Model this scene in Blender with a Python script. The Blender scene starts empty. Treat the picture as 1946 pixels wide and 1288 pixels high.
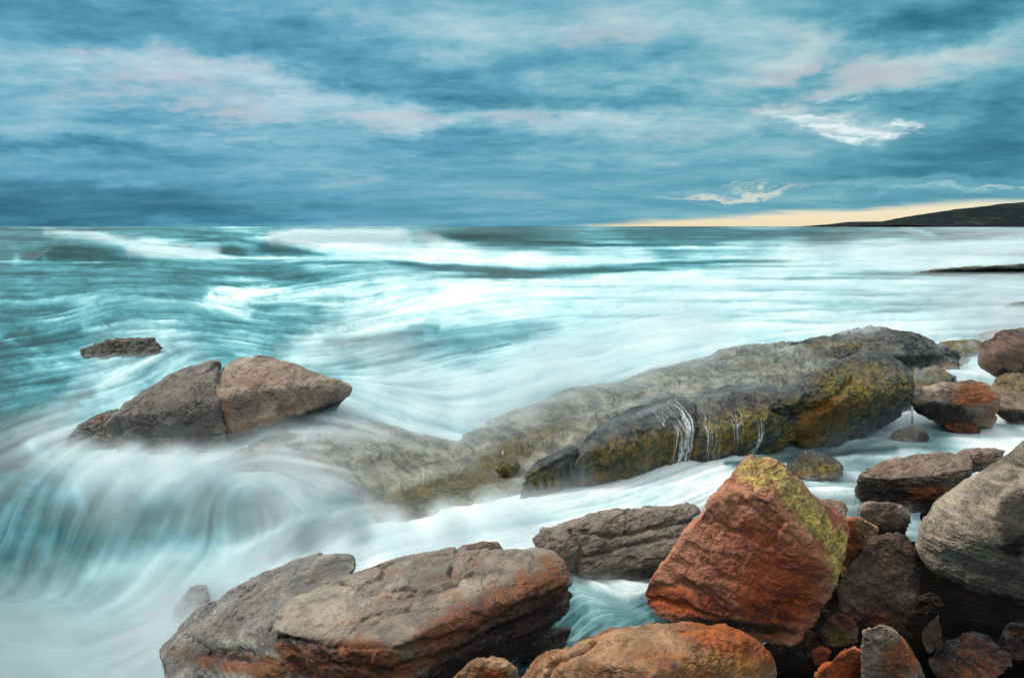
import bpy, bmesh, math, random
import numpy as np
from mathutils import Vector

# ------------------------------------------------------------------ camera
sc = bpy.context.scene
W0, H0, FPX, CAMZ, PITCH = 1946.0, 1288.0, 1297.0, 3.0, math.radians(9.37)
cp, sp = math.cos(PITCH), math.sin(PITCH)
cam_d = bpy.data.cameras.new('camera')
cam = bpy.data.objects.new('camera', cam_d)
sc.collection.objects.link(cam)
cam.location = (0, 0, CAMZ)
cam.rotation_euler = (math.pi / 2 - PITCH, 0, 0)
cam_d.sensor_width = 36.0
cam_d.lens = 36.0 * FPX / W0
cam_d.clip_start = 0.05
cam_d.clip_end = 60000
sc.camera = cam
sc.render.resolution_x, sc.render.resolution_y = 1024, 677
sc.view_settings.view_transform = 'Standard'
sc.view_settings.look = 'None'
sc.view_settings.exposure = 0.2
sc.view_settings.gamma = 1.0
sc.cycles.use_denoising = True
sc.cycles.max_bounces = 6
sc.cycles.diffuse_bounces = 3
sc.cycles.glossy_bounces = 2
sc.cycles.transparent_max_bounces = 24
sc.cycles.use_adaptive_sampling = True
sc.cycles.adaptive_threshold = 0.02


def ray(x, y):
    u = (x - W0 / 2) / FPX
    v = (H0 / 2 - y) / FPX
    return u, cp + v * sp, -sp + v * cp


def Q(x, y, z):
    """pixel of the photograph met with the level plane at height z -> world point"""
    a, b, c = ray(x, y)
    t = (z - CAMZ) / c
    return np.array([a * t, b * t, z])


def D(x, y, d):
    a, b, c = ray(x, y)
    t = d / b
    return np.array([a * t, d, CAMZ + c * t])


def proj(p):
    X, Y, Z = p[..., 0], p[..., 1], p[..., 2] - CAMZ
    f = np.maximum(Y * cp - Z * sp, 0.05)
    up = Y * sp + Z * cp
    return W0 / 2 + FPX * X / f, H0 / 2 - FPX * up / f


# ------------------------------------------------------------------ sky and sun
SUN_AZ, SUN_EL = math.radians(-82), math.radians(46)     # azimuth measured from +Y towards +X
world = bpy.data.worlds.new('World')
sc.world = world
world.use_nodes = True


class NT:
    def __init__(s, tree):
        s.t = tree; s.n = tree.nodes; s.l = tree.links

    def new(s, ty, **kw):
        nd = s.n.new(ty)
        for k, v in kw.items():
            setattr(nd, k, v)
        return nd

    def put(s, sock, v):
        if isinstance(v, bpy.types.NodeSocket):
            s.l.new(v, sock)
        elif v is not None:
            sock.default_value = v

    def math(s, op, a, b=None, c=None, clamp=False):
        nd = s.new('ShaderNodeMath', operation=op, use_clamp=clamp)
        s.put(nd.inputs[0], a); s.put(nd.inputs[1], b)
        if c is not None: s.put(nd.inputs[2], c)
        return nd.outputs[0]

    def vmath(s, op, a, b=None):
        nd = s.new('ShaderNodeVectorMath', operation=op)
        s.put(nd.inputs[0], a); s.put(nd.inputs[1], b)
        return nd.outputs[1] if op in ('LENGTH', 'DOT_PRODUCT') else nd.outputs[0]

    def rng(s, v, a, b, c=0.0, d=1.0, smooth=True):
        nd = s.new('ShaderNodeMapRange', interpolation_type='SMOOTHSTEP' if smooth else 'LINEAR')
        s.put(nd.inputs[0], v)
        for i, q in enumerate((a, b, c, d)): s.put(nd.inputs[i + 1], q)
        return nd.outputs[0]

    def noise(s, vec, scale, detail=5, rough=0.55, dist=0.0, lac=2.0):
        nd = s.new('ShaderNodeTexNoise')
        s.put(nd.inputs['Vector'], vec)
        nd.inputs['Scale'].default_value = scale
        nd.inputs['Detail'].default_value = detail
        nd.inputs['Roughness'].default_value = rough
        nd.inputs['Distortion'].default_value = dist
        nd.inputs['Lacunarity'].default_value = lac
        return nd.outputs[0]

    def mapping(s, vec, loc=(0, 0, 0), rot=(0, 0, 0), scale=(1, 1, 1)):
        nd = s.new('ShaderNodeMapping')
        s.put(nd.inputs[0], vec)
        nd.inputs['Location'].default_value = loc
        nd.inputs['Rotation'].default_value = rot
        nd.inputs['Scale'].default_value = scale
        return nd.outputs[0]

    def mix(s, f, a, b, mode='MIX'):
        nd = s.new('ShaderNodeMix', data_type='RGBA', blend_type=mode)
        s.put(nd.inputs[0], f)
        for i, v in ((6, a), (7, b)):
            if isinstance(v, (tuple, list)): v = (*v[:3], 1.0)
            s.put(nd.inputs[i], v)
        return nd.outputs[2]

    def ramp(s, f, stops, interp='LINEAR'):
        nd = s.new('ShaderNodeValToRGB')
        cr = nd.color_ramp; cr.interpolation = interp
        while len(cr.elements) < len(stops): cr.elements.new(0.5)
        for e, (p, c) in zip(cr.elements, stops):
            e.position = p
            e.color = (c, c, c, 1) if isinstance(c, (int, float)) else (*c, 1)
        s.put(nd.inputs[0], f)
        return nd.outputs[0]


def build_sky():
    T = NT(world.node_tree)
    T.n.clear()
    co = T.new('ShaderNodeTexCoord').outputs['Generated']
    dirv = T.vmath('NORMALIZE', co)
    sep = T.new('ShaderNodeSeparateXYZ'); T.put(sep.inputs[0], dirv)
    dx, dy, dz = sep.outputs
    az = T.math('ARCTAN2', dx, dy)
    el = T.math('ARCSINE', dz)
    comb = T.new('ShaderNodeCombineXYZ'); T.put(comb.inputs[0], az); T.put(comb.inputs[1], el)
    ae = comb.outputs[0]
    # cloud deck seen in perspective
    dzp = T.math('ADD', T.math('MAXIMUM', dz, 0.0), 0.13)
    c2 = T.new('ShaderNodeCombineXYZ')
    T.put(c2.inputs[0], T.math('DIVIDE', dx, dzp)); T.put(c2.inputs[1], T.math('DIVIDE', dy, dzp))
    deck = c2.outputs[0]
    n1 = T.noise(T.mapping(deck, loc=(3.1, 7.7, 0), scale=(0.8, 1.25, 1)), 1.15, 8, 0.60, 0.15)
    n2 = T.noise(T.mapping(deck, loc=(11.3, 2.2, 4), scale=(0.95, 1.4, 1)), 3.0, 7, 0.62, 0.2)
    n3 = T.noise(T.mapping(ae, loc=(1.3, 0, 2), scale=(2.6, 30, 1)), 1.6, 5, 0.6, 0.3)      # thin streaks
    # warp for the placed cloud banks
    wn = T.new('ShaderNodeTexNoise'); T.put(wn.inputs['Vector'], T.mapping(ae, scale=(8, 17, 1)))
    wn.inputs['Scale'].default_value = 1.0; wn.inputs['Detail'].default_value = 6; wn.inputs['Roughness'].default_value = 0.62
    w = T.vmath('SUBTRACT', wn.outputs[1], (0.5, 0.5, 0.5))
    w = T.vmath('MULTIPLY', w, (0.19, 0.085, 0))
    aw = T.vmath('ADD', ae, w)

    def spl(x, y, sx, sy, amp, rot=0.0, warp=True, sharp=1.0):
        a, b, c = ray(x, y)
        r = math.sqrt(a * a + b * b + c * c)
        A, E = math.atan2(a, b), math.asin(c / r)
        m = T.new('ShaderNodeMapping', vector_type='TEXTURE')
        T.put(m.inputs[0], aw if warp else ae)
        m.inputs['Location'].default_value = (A, E, 0)
        m.inputs['Rotation'].default_value = (0, 0, math.radians(rot))
        m.inputs['Scale'].default_value = (sx / FPX, sy / FPX, 1)
        L = T.vmath('LENGTH', m.outputs[0])
        g = T.rng(L, 1.0 * (2 - sharp), 0.0 if sharp == 1 else 0.25, 0, 1)
        return T.math('MULTIPLY', g, amp)

    S = [  # x, y, half-width, half-height, amount (photo pixels)
        (200, 125, 420, 70, .20, -3), (430, 145, 330, 55, .22, -8), (640, 175, 250, 40, .24, -10), (80, 215, 220, 36, .16), (90, 250, 240, 30, .08),
        (560, 212, 330, 22, .14, -3), (870, 230, 330, 35, .25), (1160, 220, 330, 35, .20), (470, 255, 300, 20, .10),
        (830, 40, 260, 85, .20, -6), (1150, 45, 260, 110, .16, 10), (1440, 55, 330, 100, .16, -12), (1260, 145, 380, 45, .14, 5),
        (1480, 120, 210, 45, .20, 15), (1700, 150, 330, 40, .22, 12), (1900, 70, 260, 35, .15, 12), (1250, 250, 360, 50, .12),
        (560, 330, 260, 12, .12), (250, 335, 380, 12, .08), (200, 300, 420, 16, .06), (1600, 320, 420, 16, .06), (1740, 350, 330, 10, .12), (1150, 300, 330, 22, .12),
        (1470, 225, 100, 22, .22), (1800, 200, 170, 26, .10, 12), (1560, 240, 200, 55, .16), (1850, 363, 300, 6, .14),
        # dark banks
        (420, 60, 420, 60, -.17), (130, 60, 200, 40, -.04), (790, 140, 250, 60, -.16, -8), (1110, 110, 230, 60, -.10), (100, 278, 330, 22, -.18),
        (0, 385, 620, 75, -.34), (560, 400, 420, 34, -.12), (1880, 250, 220, 90, -.26), (1780, 325, 330, 45, -.16), (1850, 20, 230, 65, -.20), (1650, 195, 160, 22, -.14, 8),
        (1560, 200, 110, 14, -.12), (1100, 180, 260, 28, -.12), (300, 232, 260, 22, -.08), (1420, 270, 230, 24, -.07), (60, 10, 200, 60, -.10),
        (1780, 40, 200, 50, -.10), (650, 285, 400, 14, -.06)]
    tot = None
    for q in S:
        v = spl(*q[:5], rot=q[5] if len(q) > 5 else 0)
        tot = v if tot is None else T.math('ADD', tot, v)
    b = T.math('ADD', 0.41, tot)
    n4 = T.noise(T.mapping(deck, loc=(5.3, 1.2, 2), scale=(1.0, 1.25, 1)), 7.5, 6, 0.62, 0.3)
    upf = T.rng(el, .03, .17)
    b = T.math('ADD', b, T.math('MULTIPLY', T.math('MULTIPLY', T.math('SUBTRACT', n4, 0.5), 0.36), upf))
    b = T.math('ADD', b, T.math('MULTIPLY', T.math('SUBTRACT', n1, 0.5), 0.52))
    b = T.math('ADD', b, T.math('MULTIPLY', T.math('MULTIPLY', T.math('SUBTRACT', n2, 0.5), 0.50), T.math('ADD', .25, T.math('MULTIPLY', upf, .75))))
    lowf = T.rng(el, 0.26, 0.03)
    b = T.math('ADD', b, T.math('MULTIPLY', T.math('MULTIPLY', T.math('SUBTRACT', n3, 0.5), 0.30), lowf))
    col = T.ramp(b, [(0.02, (.012, .105, .165)), (0.20, (.045, .200, .290)), (0.38, (.11, .325, .440)), (0.52, (.215, .43, .53)), (0.66, (.37, .54, .61)), (0.84, (.56, .67, .70)), (1.0, (.80, .85, .84))])
    # greener to the right, bluer to the left
    tint = T.rng(az, -0.5, 0.6)
    col = T.mix(tint, T.mix(1.0, col, (.93, 1.00, 1.03), 'MULTIPLY'), T.mix(1.0, col, (.93, 1.00, .95), 'MULTIPLY'))
    # mauve undersides of the brighter clouds
    mv = T.math('MULTIPLY', T.rng(T.noise(deck, 1.1, 4, 0.6), 0.48, 0.68), T.rng(b, 0.42, 0.62))
    col = T.mix(T.math('MULTIPLY', mv, 0.7), col, (.47, .46, .50))
    # bright gaps
    holes = None
    for q in [(1600, 254, 90, 22, 1.7, -10), (1540, 242, 80, 13, 1.4, 0), (1703, 240, 50, 20, 2.2, 8), (1582, 195, 34, 10, .6, 0), (1470, 220, 60, 12, .4)]:
        v = spl(*q[:5], rot=q[5] if len(q) > 5 else 0)
        holes = v if holes is None else T.math('ADD', holes, v)
    hn = T.rng(T.noise(T.mapping(deck, scale=(1, 1.4, 1)), 5.0, 6, 0.65), 0.36, 0.58)
    col = T.mix(T.math('MULTIPLY', T.math('MINIMUM', holes, 1.0), T.math('ADD', .25, T.math('MULTIPLY', hn, .75))), col, (.70, .80, .81))
    # clear strip over the horizon at the right, under the edge of the deck
    edge = T.math('MINIMUM', T.math('MULTIPLY', T.math('SUBTRACT', az, 0.055), 0.058), T.math('ADD', .015, T.math('MULTIPLY', az, .026)))
    nz = T.math('MULTIPLY', T.math('SUBTRACT', T.noise(T.mapping(ae, scale=(6, 70, 1)), 1.0, 5, 0.6), 0.5), 0.020)
    dlt = T.math('SUBTRACT', T.math('ADD', edge, nz), el)
    strip = T.math('MULTIPLY', T.rng(dlt, -0.004, 0.007), T.rng(az, 0.03, 0.17))
    warm = T.ramp(T.rng(el, 0.0, 0.04, smooth=False), [(0, (.84, .68, .44)), (0.45, (.86, .75, .52)), (1, (.70, .72, .58))])
    col = T.mix(T.math('MULTIPLY', strip, 0.95), col, warm)
    st2 = T.math('ADD', spl(1420, 365, 150, 7, 1.3, 3), spl(1330, 374, 130, 5, .9, 3))
    st2 = T.math('ADD', st2, T.math('ADD', spl(1900, 363, 130, 5, .9, 0), spl(1440, 352, 80, 5, .8, 4)))
    col = T.mix(T.math('MULTIPLY', T.math('MINIMUM', T.math('MULTIPLY', st2, T.rng(n3, .35, .6)), 1.0), 0.55), col, (.86, .80, .64))
    # the thinner overcast overhead is much brighter than the horizon (as overcast skies are)
    top = T.ramp(T.rng(el, 0.36, 1.1, smooth=False), [(0, (0.25, .42, .48)), (0.35, (.86, .93, .93)), (1, (1.12, 1.12, 1.06))])
    col = T.mix(T.rng(el, 0.33, 0.62), col, top)
    # below the horizon
    col = T.mix(T.rng(el, -0.002, -0.03), col, (.012, .022, .028))
    sky = T.new('ShaderNodeTexSky', sky_type='NISHITA', sun_disc=False)
    sky.sun_elevation = SUN_EL; sky.sun_rotation = SUN_AZ
    bg1 = T.new('ShaderNodeBackground'); T.put(bg1.inputs[0], sky.outputs[0]); bg1.inputs[1].default_value = 0.05
    bg2 = T.new('ShaderNodeBackground'); T.put(bg2.inputs[0], col); bg2.inputs[1].default_value = 1.0
    mx = T.new('ShaderNodeMixShader'); mx.inputs[0].default_value = 0.94
    T.l.new(bg1.outputs[0], mx.inputs[1]); T.l.new(bg2.outputs[0], mx.inputs[2])
    out = T.new('ShaderNodeOutputWorld'); T.l.new(mx.outputs[0], out.inputs[0])


build_sky()
sun_d = bpy.data.lights.new('sun', 'SUN'); sun_d.energy = 2.4; sun_d.angle = math.radians(12); sun_d.color = (1, .93, .84)
sun = bpy.data.objects.new('sun', sun_d); sc.collection.objects.link(sun)
sdir = Vector((math.sin(SUN_AZ) * math.cos(SUN_EL), math.cos(SUN_AZ) * math.cos(SUN_EL), math.sin(SUN_EL)))
sun.rotation_euler = sdir.to_track_quat('Z', 'Y').to_euler()

# ------------------------------------------------------------------ numpy noise
_rs = np.random.RandomState(7)
_perm = _rs.permutation(256).astype(np.int32)
_perm = np.concatenate([_perm, _perm, _perm])
_g = _rs.normal(size=(256, 3)); _g /= np.linalg.norm(_g, axis=1)[:, None]
_g = _g.astype(np.float32)


def perlin(p):
    p = p.astype(np.float32)
    i = np.floor(p).astype(np.int32); f = p - i
    i &= 255
    u = f * f * f * (f * (f * 6 - 15) + 10)
    r = 0
    for a in (0, 1):
        wx = u[:, 0] if a else 1 - u[:, 0]
        for b in (0, 1):
            wy = wx * (u[:, 1] if b else 1 - u[:, 1])
            for c in (0, 1):
                h = _perm[_perm[_perm[(i[:, 0] + a) & 255] + ((i[:, 1] + b) & 255)] + ((i[:, 2] + c) & 255)]
                g = _g[h]
                d = g[:, 0] * (f[:, 0] - a) + g[:, 1] * (f[:, 1] - b) + g[:, 2] * (f[:, 2] - c)
                r = r + wy * (u[:, 2] if c else 1 - u[:, 2]) * d
    return r * 1.6


def fbm(p, o=4, rough=0.5, lac=2.03):
    r = 0; a = 1.0; s = 0
    for k in range(o):
        r = r + a * perlin(p + 17.3 * k); s += a
        a *= rough; p = p * lac
    return r / s


def smooth(a, b, x):
    t = np.clip((x - a) / (b - a), 0, 1)
    return t * t * (3 - 2 * t)


# ------------------------------------------------------------------ object helpers
def tag(o, label=None, cat=None, group=None, kind=None):
    if label: o['label'] = label
    if cat: o['category'] = cat
    if group: o['group'] = group
    if kind: o['kind'] = kind
    return o


def mesh_np(name, V, F, mat, parent=None, attrs=None, smooth_sh=True, origin=None):
    V = np.asarray(V, np.float32)
    if origin is None: origin = np.zeros(3)
    V = V - np.asarray(origin, np.float32)
    F = np.asarray(F, np.int32)
    me = bpy.data.meshes.new(name)
    me.vertices.add(len(V)); me.vertices.foreach_set('co', V.ravel())
    k = F.shape[1]
    me.loops.add(F.size); me.loops.foreach_set('vertex_index', F.ravel())
    me.polygons.add(len(F)); me.polygons.foreach_set('loop_start', np.arange(0, F.size, k, dtype=np.int32))
    me.polygons.foreach_set('use_smooth', np.full(len(F), smooth_sh))
    for an, av in (attrs or {}).items():
        at = me.attributes.new(an, 'FLOAT', 'POINT'); at.data.foreach_set('value', np.asarray(av, np.float32).ravel())
    me.update(calc_edges=True); me.validate()
    me.materials.append(mat)
    o = bpy.data.objects.new(name, me); sc.collection.objects.link(o)
    o.location = origin
    if parent is not None:
        o.parent = parent
        o.location = np.asarray(origin) - np.asarray(parent.location)
    return o


def grid_faces(r, c):
    i = np.arange(r * c).reshape(r, c)
    return np.stack([i[:-1, :-1], i[1:, :-1], i[1:, 1:], i[:-1, 1:]], -1).reshape(-1, 4)


_cs = {}


def cubesphere(n):
    if n in _cs: return _cs[n]
    t = np.tan(np.linspace(-math.pi / 4, math.pi / 4, n + 1))
    A, B = np.meshgrid(t, t, indexing='ij')
    o = np.ones_like(A)
    vs = []; fs = []; off = 0
    for m in [(o, A, B), (-o, B, A), (B, o, A), (A, -o, B), (A, B, o), (B, A, -o)]:
        P = np.stack(m, -1).reshape(-1, 3)
        vs.append(P / np.linalg.norm(P, axis=1)[:, None])
        fs.append(grid_faces(n + 1, n + 1)[:, ::1] + off); off += len(P)
    V = np.concatenate(vs); F = np.concatenate(fs)
    key = np.round(V * 1e5).astype(np.int64)
    key = key[:, 0] * 4000000000 + key[:, 1] * 200003 + key[:, 2]
    _, idx, inv = np.unique(key, return_index=True, return_inverse=True)
    V = V[idx]; F = inv.reshape(-1)[F]
    c = V[F].mean(1); nrm = np.cross(V[F[:, 1]] - V[F[:, 0]], V[F[:, 2]] - V[F[:, 0]])
    flip = (c * nrm).sum(1) < 0
    F[flip] = F[flip][:, ::-1]
    _cs[n] = (V, F)
    return _cs[n]


def vnormals(V, F):
    n = np.cross(V[F[:, 2]] - V[F[:, 0]], V[F[:, 3]] - V[F[:, 1]])
    N = np.zeros_like(V)
    for k in range(4):
        for j in range(3):
            N[:, j] += np.bincount(F[:, k], n[:, j], len(V))
    return N / np.maximum(np.linalg.norm(N, axis=1), 1e-12)[:, None]


# ------------------------------------------------------------------ rock material
def rock_mat(name, c_lo, c_hi, rust=(.30, .075, .018), rust2=(.16, .035, .012), moss=(.085, .085, .018), moss2=(.22, .15, .02),
             dark=(.012, .011, .010), rough=0.62, wet=0.0, bump=1.0, speck=0.35, scale=1.0, strata=(0, 0, 1), st_amt=0.5, thin=False):
    m = bpy.data.materials.new(name); m.use_nodes = True
    T = NT(m.node_tree); T.n.clear()
    out = T.new('ShaderNodeOutputMaterial'); bs = T.new('ShaderNodeBsdfPrincipled'); T.l.new(bs.outputs[0], out.inputs[0])
    co = T.mapping(T.new('ShaderNodeTexCoord').outputs['Object'], scale=(scale,) * 3)
    big = T.noise(co, 1.7, 6, 0.6, 0.4)
    mid = T.noise(co, 7.0, 6, 0.65, 0.3)
    fine = T.noise(co, 42.0, 5, 0.7)
    grain = T.noise(co, 150.0, 3, 0.7)
    # bedding: noise squeezed along the strata normal
    q = Vector(strata).normalized().rotation_difference(Vector((0, 0, 1))).to_euler()
    st = T.mapping(T.mapping(co, rot=tuple(q)), scale=(1.6, 1.6, 15))
    stn = T.noise(st, 1.4, 6, 0.65, 0.6)
    f = T.math('ADD', T.math('MULTIPLY', big, 0.6), T.math('MULTIPLY', mid, 0.55))
    f = T.math('ADD', f, T.math('MULTIPLY', T.math('SUBTRACT', stn, 0.5), st_amt))
    base = T.mix(T.rng(f, 0.42, 0.74), c_lo, c_hi)
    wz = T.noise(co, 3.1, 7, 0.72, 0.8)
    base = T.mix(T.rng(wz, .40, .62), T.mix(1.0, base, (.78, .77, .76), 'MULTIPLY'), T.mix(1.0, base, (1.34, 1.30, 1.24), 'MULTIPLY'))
    # mineral specks
    sp_ = T.math('ADD', T.math('MULTIPLY', fine, 0.6), T.math('MULTIPLY', grain, 0.4))
    base = T.mix(T.math('MULTIPLY', T.rng(sp_, 0.50, 0.36), speck * 1.6), base, T.mix(1.0, base, (.30, .28, .27), 'MULTIPLY'))
    base = T.mix(T.math('MULTIPLY', T.rng(sp_, 0.53, 0.66), speck), base, T.mix(1.0, base, (1.75, 1.65, 1.55), 'MULTIPLY'))

    def attr(n):
        a = T.new('ShaderNodeAttribute'); a.attribute_name = n
        return a.outputs['Fac']
    brk = T.math('ADD', T.math('MULTIPLY', T.math('SUBTRACT', mid, 0.5), 1.3), T.math('MULTIPLY', T.math('SUBTRACT', fine, 0.5), 0.8))
    brk = T.math('ADD', brk, T.math('MULTIPLY', T.math('SUBTRACT', stn, 0.5), 0.9))

    def mask(n, w=0.30):
        return T.rng(T.math('ADD', attr(n), T.math('MULTIPLY', brk, 1.15)), 0.5 - w, 0.5 + w)
    rc = T.mix(T.rng(T.math('ADD', T.math('MULTIPLY', mid, 0.6), T.math('MULTIPLY', stn, 0.4)), 0.40, 0.60), rust2, rust)
    rc = T.mix(T.math('MULTIPLY', T.rng(sp_, 0.48, 0.34), 0.7), rc, T.mix(1.0, rc, (.3, .25, .25), 'MULTIPLY'))
    base = T.mix(T.math('MULTIPLY', mask('rust'), 0.92), base, rc)
    mc = T.mix(T.rng(T.noise(co, 11, 5, 0.7), 0.42, 0.60), moss, moss2)
    mc = T.mix(T.math('MULTIPLY', T.rng(fine, 0.50, 0.36), 0.8), mc, (.03, .028, .012))
    base = T.mix(T.math('MULTIPLY', mask('moss'), 0.93), base, mc)
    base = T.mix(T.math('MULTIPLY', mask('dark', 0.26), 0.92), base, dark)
    T.put(bs.inputs['Base Color'], base)
    wetm = attr('wet')
    r = T.math('ADD', rough, T.math('MULTIPLY', T.math('SUBTRACT', mid, 0.5), 0.25))
    r = T.math('SUBTRACT', r, T.math('MULTIPLY', wetm, 0.42), clamp=True)
    T.put(bs.inputs['Roughness'], r)
    bs.inputs['Specular IOR Level'].default_value = 0.42
    T.put(bs.inputs['Coat Weight'], T.math('MULTIPLY', wetm, 0.5)); bs.inputs['Coat Roughness'].default_value = .28
    hgt = T.math('ADD', T.math('MULTIPLY', mid, 0.22), T.math('MULTIPLY', fine, 0.60))
    hgt = T.math('ADD', hgt, T.math('MULTIPLY', grain, 0.26))
    hgt = T.math('ADD', hgt, T.math('MULTIPLY', stn, 0.35 * st_amt * 2))
    bp = T.new('ShaderNodeBump'); bp.inputs['Strength'].default_value = 0.75 * min(bump, 1.3); bp.inputs['Distance'].default_value = 0.085 / scale * bump
    T.put(bp.inputs['Height'], hgt)
    T.l.new(bp.outputs[0], bs.inputs['Normal'])
    return m


# ------------------------------------------------------------------ rock builder
ALLROCKS = []


def rock(name, label, pts, mat, res=70, p=16, back=0.6, shrink=0.82, lump=0.05, strat=0.03, sdir=(0.1, -0.25, 1), sfreq=7.0, fine=0.012,
         cracks=(), stains_and_shade=(), chips=7, seed=1, wet=0.0, parent=None, group=None, cat='rock', sink=0.06, inflate=1.015, fissure=0.0, facet=.015):
    p = p * 1.7
    rs = np.random.RandomState(seed)
    P = np.array([Q(*q) if not (len(q) == 4) else D(*q[:3]) for q in pts])
    c = P.mean(0)
    # the hidden side: the same corners further away, drawn in and lowered
    view = c - np.array([0, 0, CAMZ]); view[2] = 0; view /= np.linalg.norm(view)
    Bk = c + (P - c) * shrink + view * back
    Bk[:, 2] -= sink
    Pa = np.concatenate([P, Bk])
    lo, hi = Pa.min(0), Pa.max(0); cen = (lo + hi) / 2; S = (hi - lo) / 2
    Pn = (Pa - cen) / S
    bm = bmesh.new()
    for q in Pn: bm.verts.new(q)
    bmesh.ops.convex_hull(bm, input=bm.verts)
    planes = []
    c0 = Pn.mean(0)
    for f in bm.faces:
        n = np.array(f.normal); 
        if np.linalg.norm(n) < 0.5 or f.calc_area() < 1e-4: continue
        d = float(n @ (np.array(f.verts[0].co) - c0))
        if d < 0: n, d = -n, -d
        if d < 0.02: continue
        dup = False
        for (n2, d2) in planes:
            if n @ n2 > 0.995 and abs(d - d2) < 0.05: dup = True; break
        if not dup: planes.append((n, d))
    bm.free()
    for k in range(chips):
        n = rs.normal(size=3); n /= np.linalg.norm(n)
        sup = ((Pn - c0) @ n).max()
        planes.append((n, sup * rs.uniform(0.86, 0.97)))
    Nn = np.array([a for a, _ in planes]); Dd = np.array([b for _, b in planes])
    U, F = cubesphere(res)
    A = np.maximum(U @ Nn.T, 0) / Dd
    r = ((A ** p).sum(1)) ** (-1.0 / p)
    V = (c0 + U * r[:, None] * inflate) * S + cen
    size = float(S.mean()) * 2
    off = rs.uniform(-50, 50, 3)
    N = vnormals(V, F)
    # broad lumps
    V = V + N * (lump * size * fbm(V / size * 2.2 + off, 3) * 0.5)[:, None]
    # bedding ridges and ledges
    sd = np.array(sdir, float); sd /= np.linalg.norm(sd)
    N = vnormals(V, F)
    wv = fbm(V * 1.1 + off, 3) * 0.16 + fbm(V * 4.5 + off, 2) * 0.03
    s = (V @ sd + wv) * sfreq
    pr = fbm(np.stack([s, s * 0 + 3.3, perlin(V * 0.7 + off) * 0.8], 1), 4, 0.65)
    pr = np.sign(pr) * np.abs(pr) ** 0.8
    tang = np.sqrt(np.clip(1 - (N @ sd) ** 2, 0, 1))
    V = V + N * (strat * size * pr * (0.25 + 0.75 * tang))[:, None]
    # pits and roughness
    N = vnormals(V, F)
    h = fine * (.6 * fbm(V * 9 + off, 5, 0.6) + 0.5 * fbm(V * 34 + off, 3, 0.6))
    # broken facets: flattened cells, each face tilted its own way
    nc = 90
    sdc = V[rs.choice(len(V), nc)] + rs.normal(size=(nc, 3)) * size * .03
    tl = rs.normal(size=(nc, 3)); tl /= np.linalg.norm(tl, axis=1)[:, None]; lv = rs.normal(size=nc) * .35
    VW = V + np.stack([fbm(V * 3.3 / max(size, .5) * 1.2 + off + 5 * q, 3) for q in range(3)], 1) * size * .10
    sq = lambda A_: A_ + np.outer(A_ @ sd, sd) * 1.2
    a_s, b_s = sq(VW), sq(sdc)
    d2 = (a_s ** 2).sum(1)[:, None] + (b_s ** 2).sum(1)[None] - 2 * a_s @ b_s.T
    cell = size * .16
    wt = np.exp(-(d2 - d2.min(1)[:, None]) / (cell * .18) ** 2)
    wt /= wt.sum(1)[:, None]
    dv = VW @ tl.T - (sdc * tl).sum(1)[None]
    h = h + facet * size * (wt * (np.clip(dv / cell, -1, 1) * .6 + lv[None])).sum(1)
    # spalled skins: terraces with small sharp steps
    for fq, am in ((1.9, 1.3), (5.0, .6)):
        t = fbm(V * fq / max(size, .6) * 1.3 + off * 1.3, 4, .6) * 7
        fl = np.floor(t); h = h + fine * am * (fl + smooth(.80, 1.0, t - fl)) * .42
    msk = smooth(.05, .25, fbm(V * 1.3 + off * 2.1, 2))
    rdg = 1 - np.abs(fbm(V * 2.6 / max(size, .4) + off * 1.7, 3, 0.55)) * 14
    h = h - fissure * np.clip(rdg, 0, 1) ** 2 * (.3 + .7 * msk)
    h = h - (fine * 1.2) * np.clip(1 - np.abs(fbm(V * 3.1 * (1, 1, 1.8) + off * .7, 4, .6)) * 16, 0, 1) ** 2 * msk
    px, py = proj(V)
    for ck in cracks:                  # polylines of the photograph followed into the stone
        pl, wd, dep = ck
        dm = np.full(len(V), 1e9)
        wob = fbm(V * 6 + off, 3) * wd * 1.4
        for (x0, y0), (x1, y1) in zip(pl[:-1], pl[1:]):
            ex, ey = x1 - x0, y1 - y0
            t = np.clip(((px - x0) * ex + (py - y0) * ey) / (ex * ex + ey * ey), 0, 1)
            dm = np.minimum(dm, np.hypot(px - x0 - t * ex + wob, py - y0 - t * ey + wob))
        h = h - dep * np.exp(-(dm / wd) ** 2)
    V = V + N * h[:, None]
    px, py = proj(V)
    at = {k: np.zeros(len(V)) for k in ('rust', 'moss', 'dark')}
    for st in stains_and_shade:                  # channel, x, y, rx, ry, amount, turn; some dark marks paint shade
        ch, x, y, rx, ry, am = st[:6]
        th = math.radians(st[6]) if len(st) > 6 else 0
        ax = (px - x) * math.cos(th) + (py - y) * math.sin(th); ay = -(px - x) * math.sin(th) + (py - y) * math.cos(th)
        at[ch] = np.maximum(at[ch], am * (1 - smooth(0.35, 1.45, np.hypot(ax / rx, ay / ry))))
    at['wet'] = np.clip(np.full(len(V), wet) + 0.6 * fbm(V * 1.5 + off, 3), 0, 1) if wet else np.zeros(len(V))
    base = np.array([V[:, 0].mean(), V[:, 1].mean(), V[:, 2].min()])
    o = mesh_np(name, V, F, mat, parent=parent, attrs=at, origin=base)
    if parent is None: tag(o, label, cat, group)
    elif label: o['label'] = label
    ALLROCKS.append(o)
    return o


def group_root(name, label, cat, loc, group=None):
    o = bpy.data.objects.new(name, None); sc.collection.objects.link(o)
    o.location = loc
    return tag(o, label, cat, group)


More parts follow.
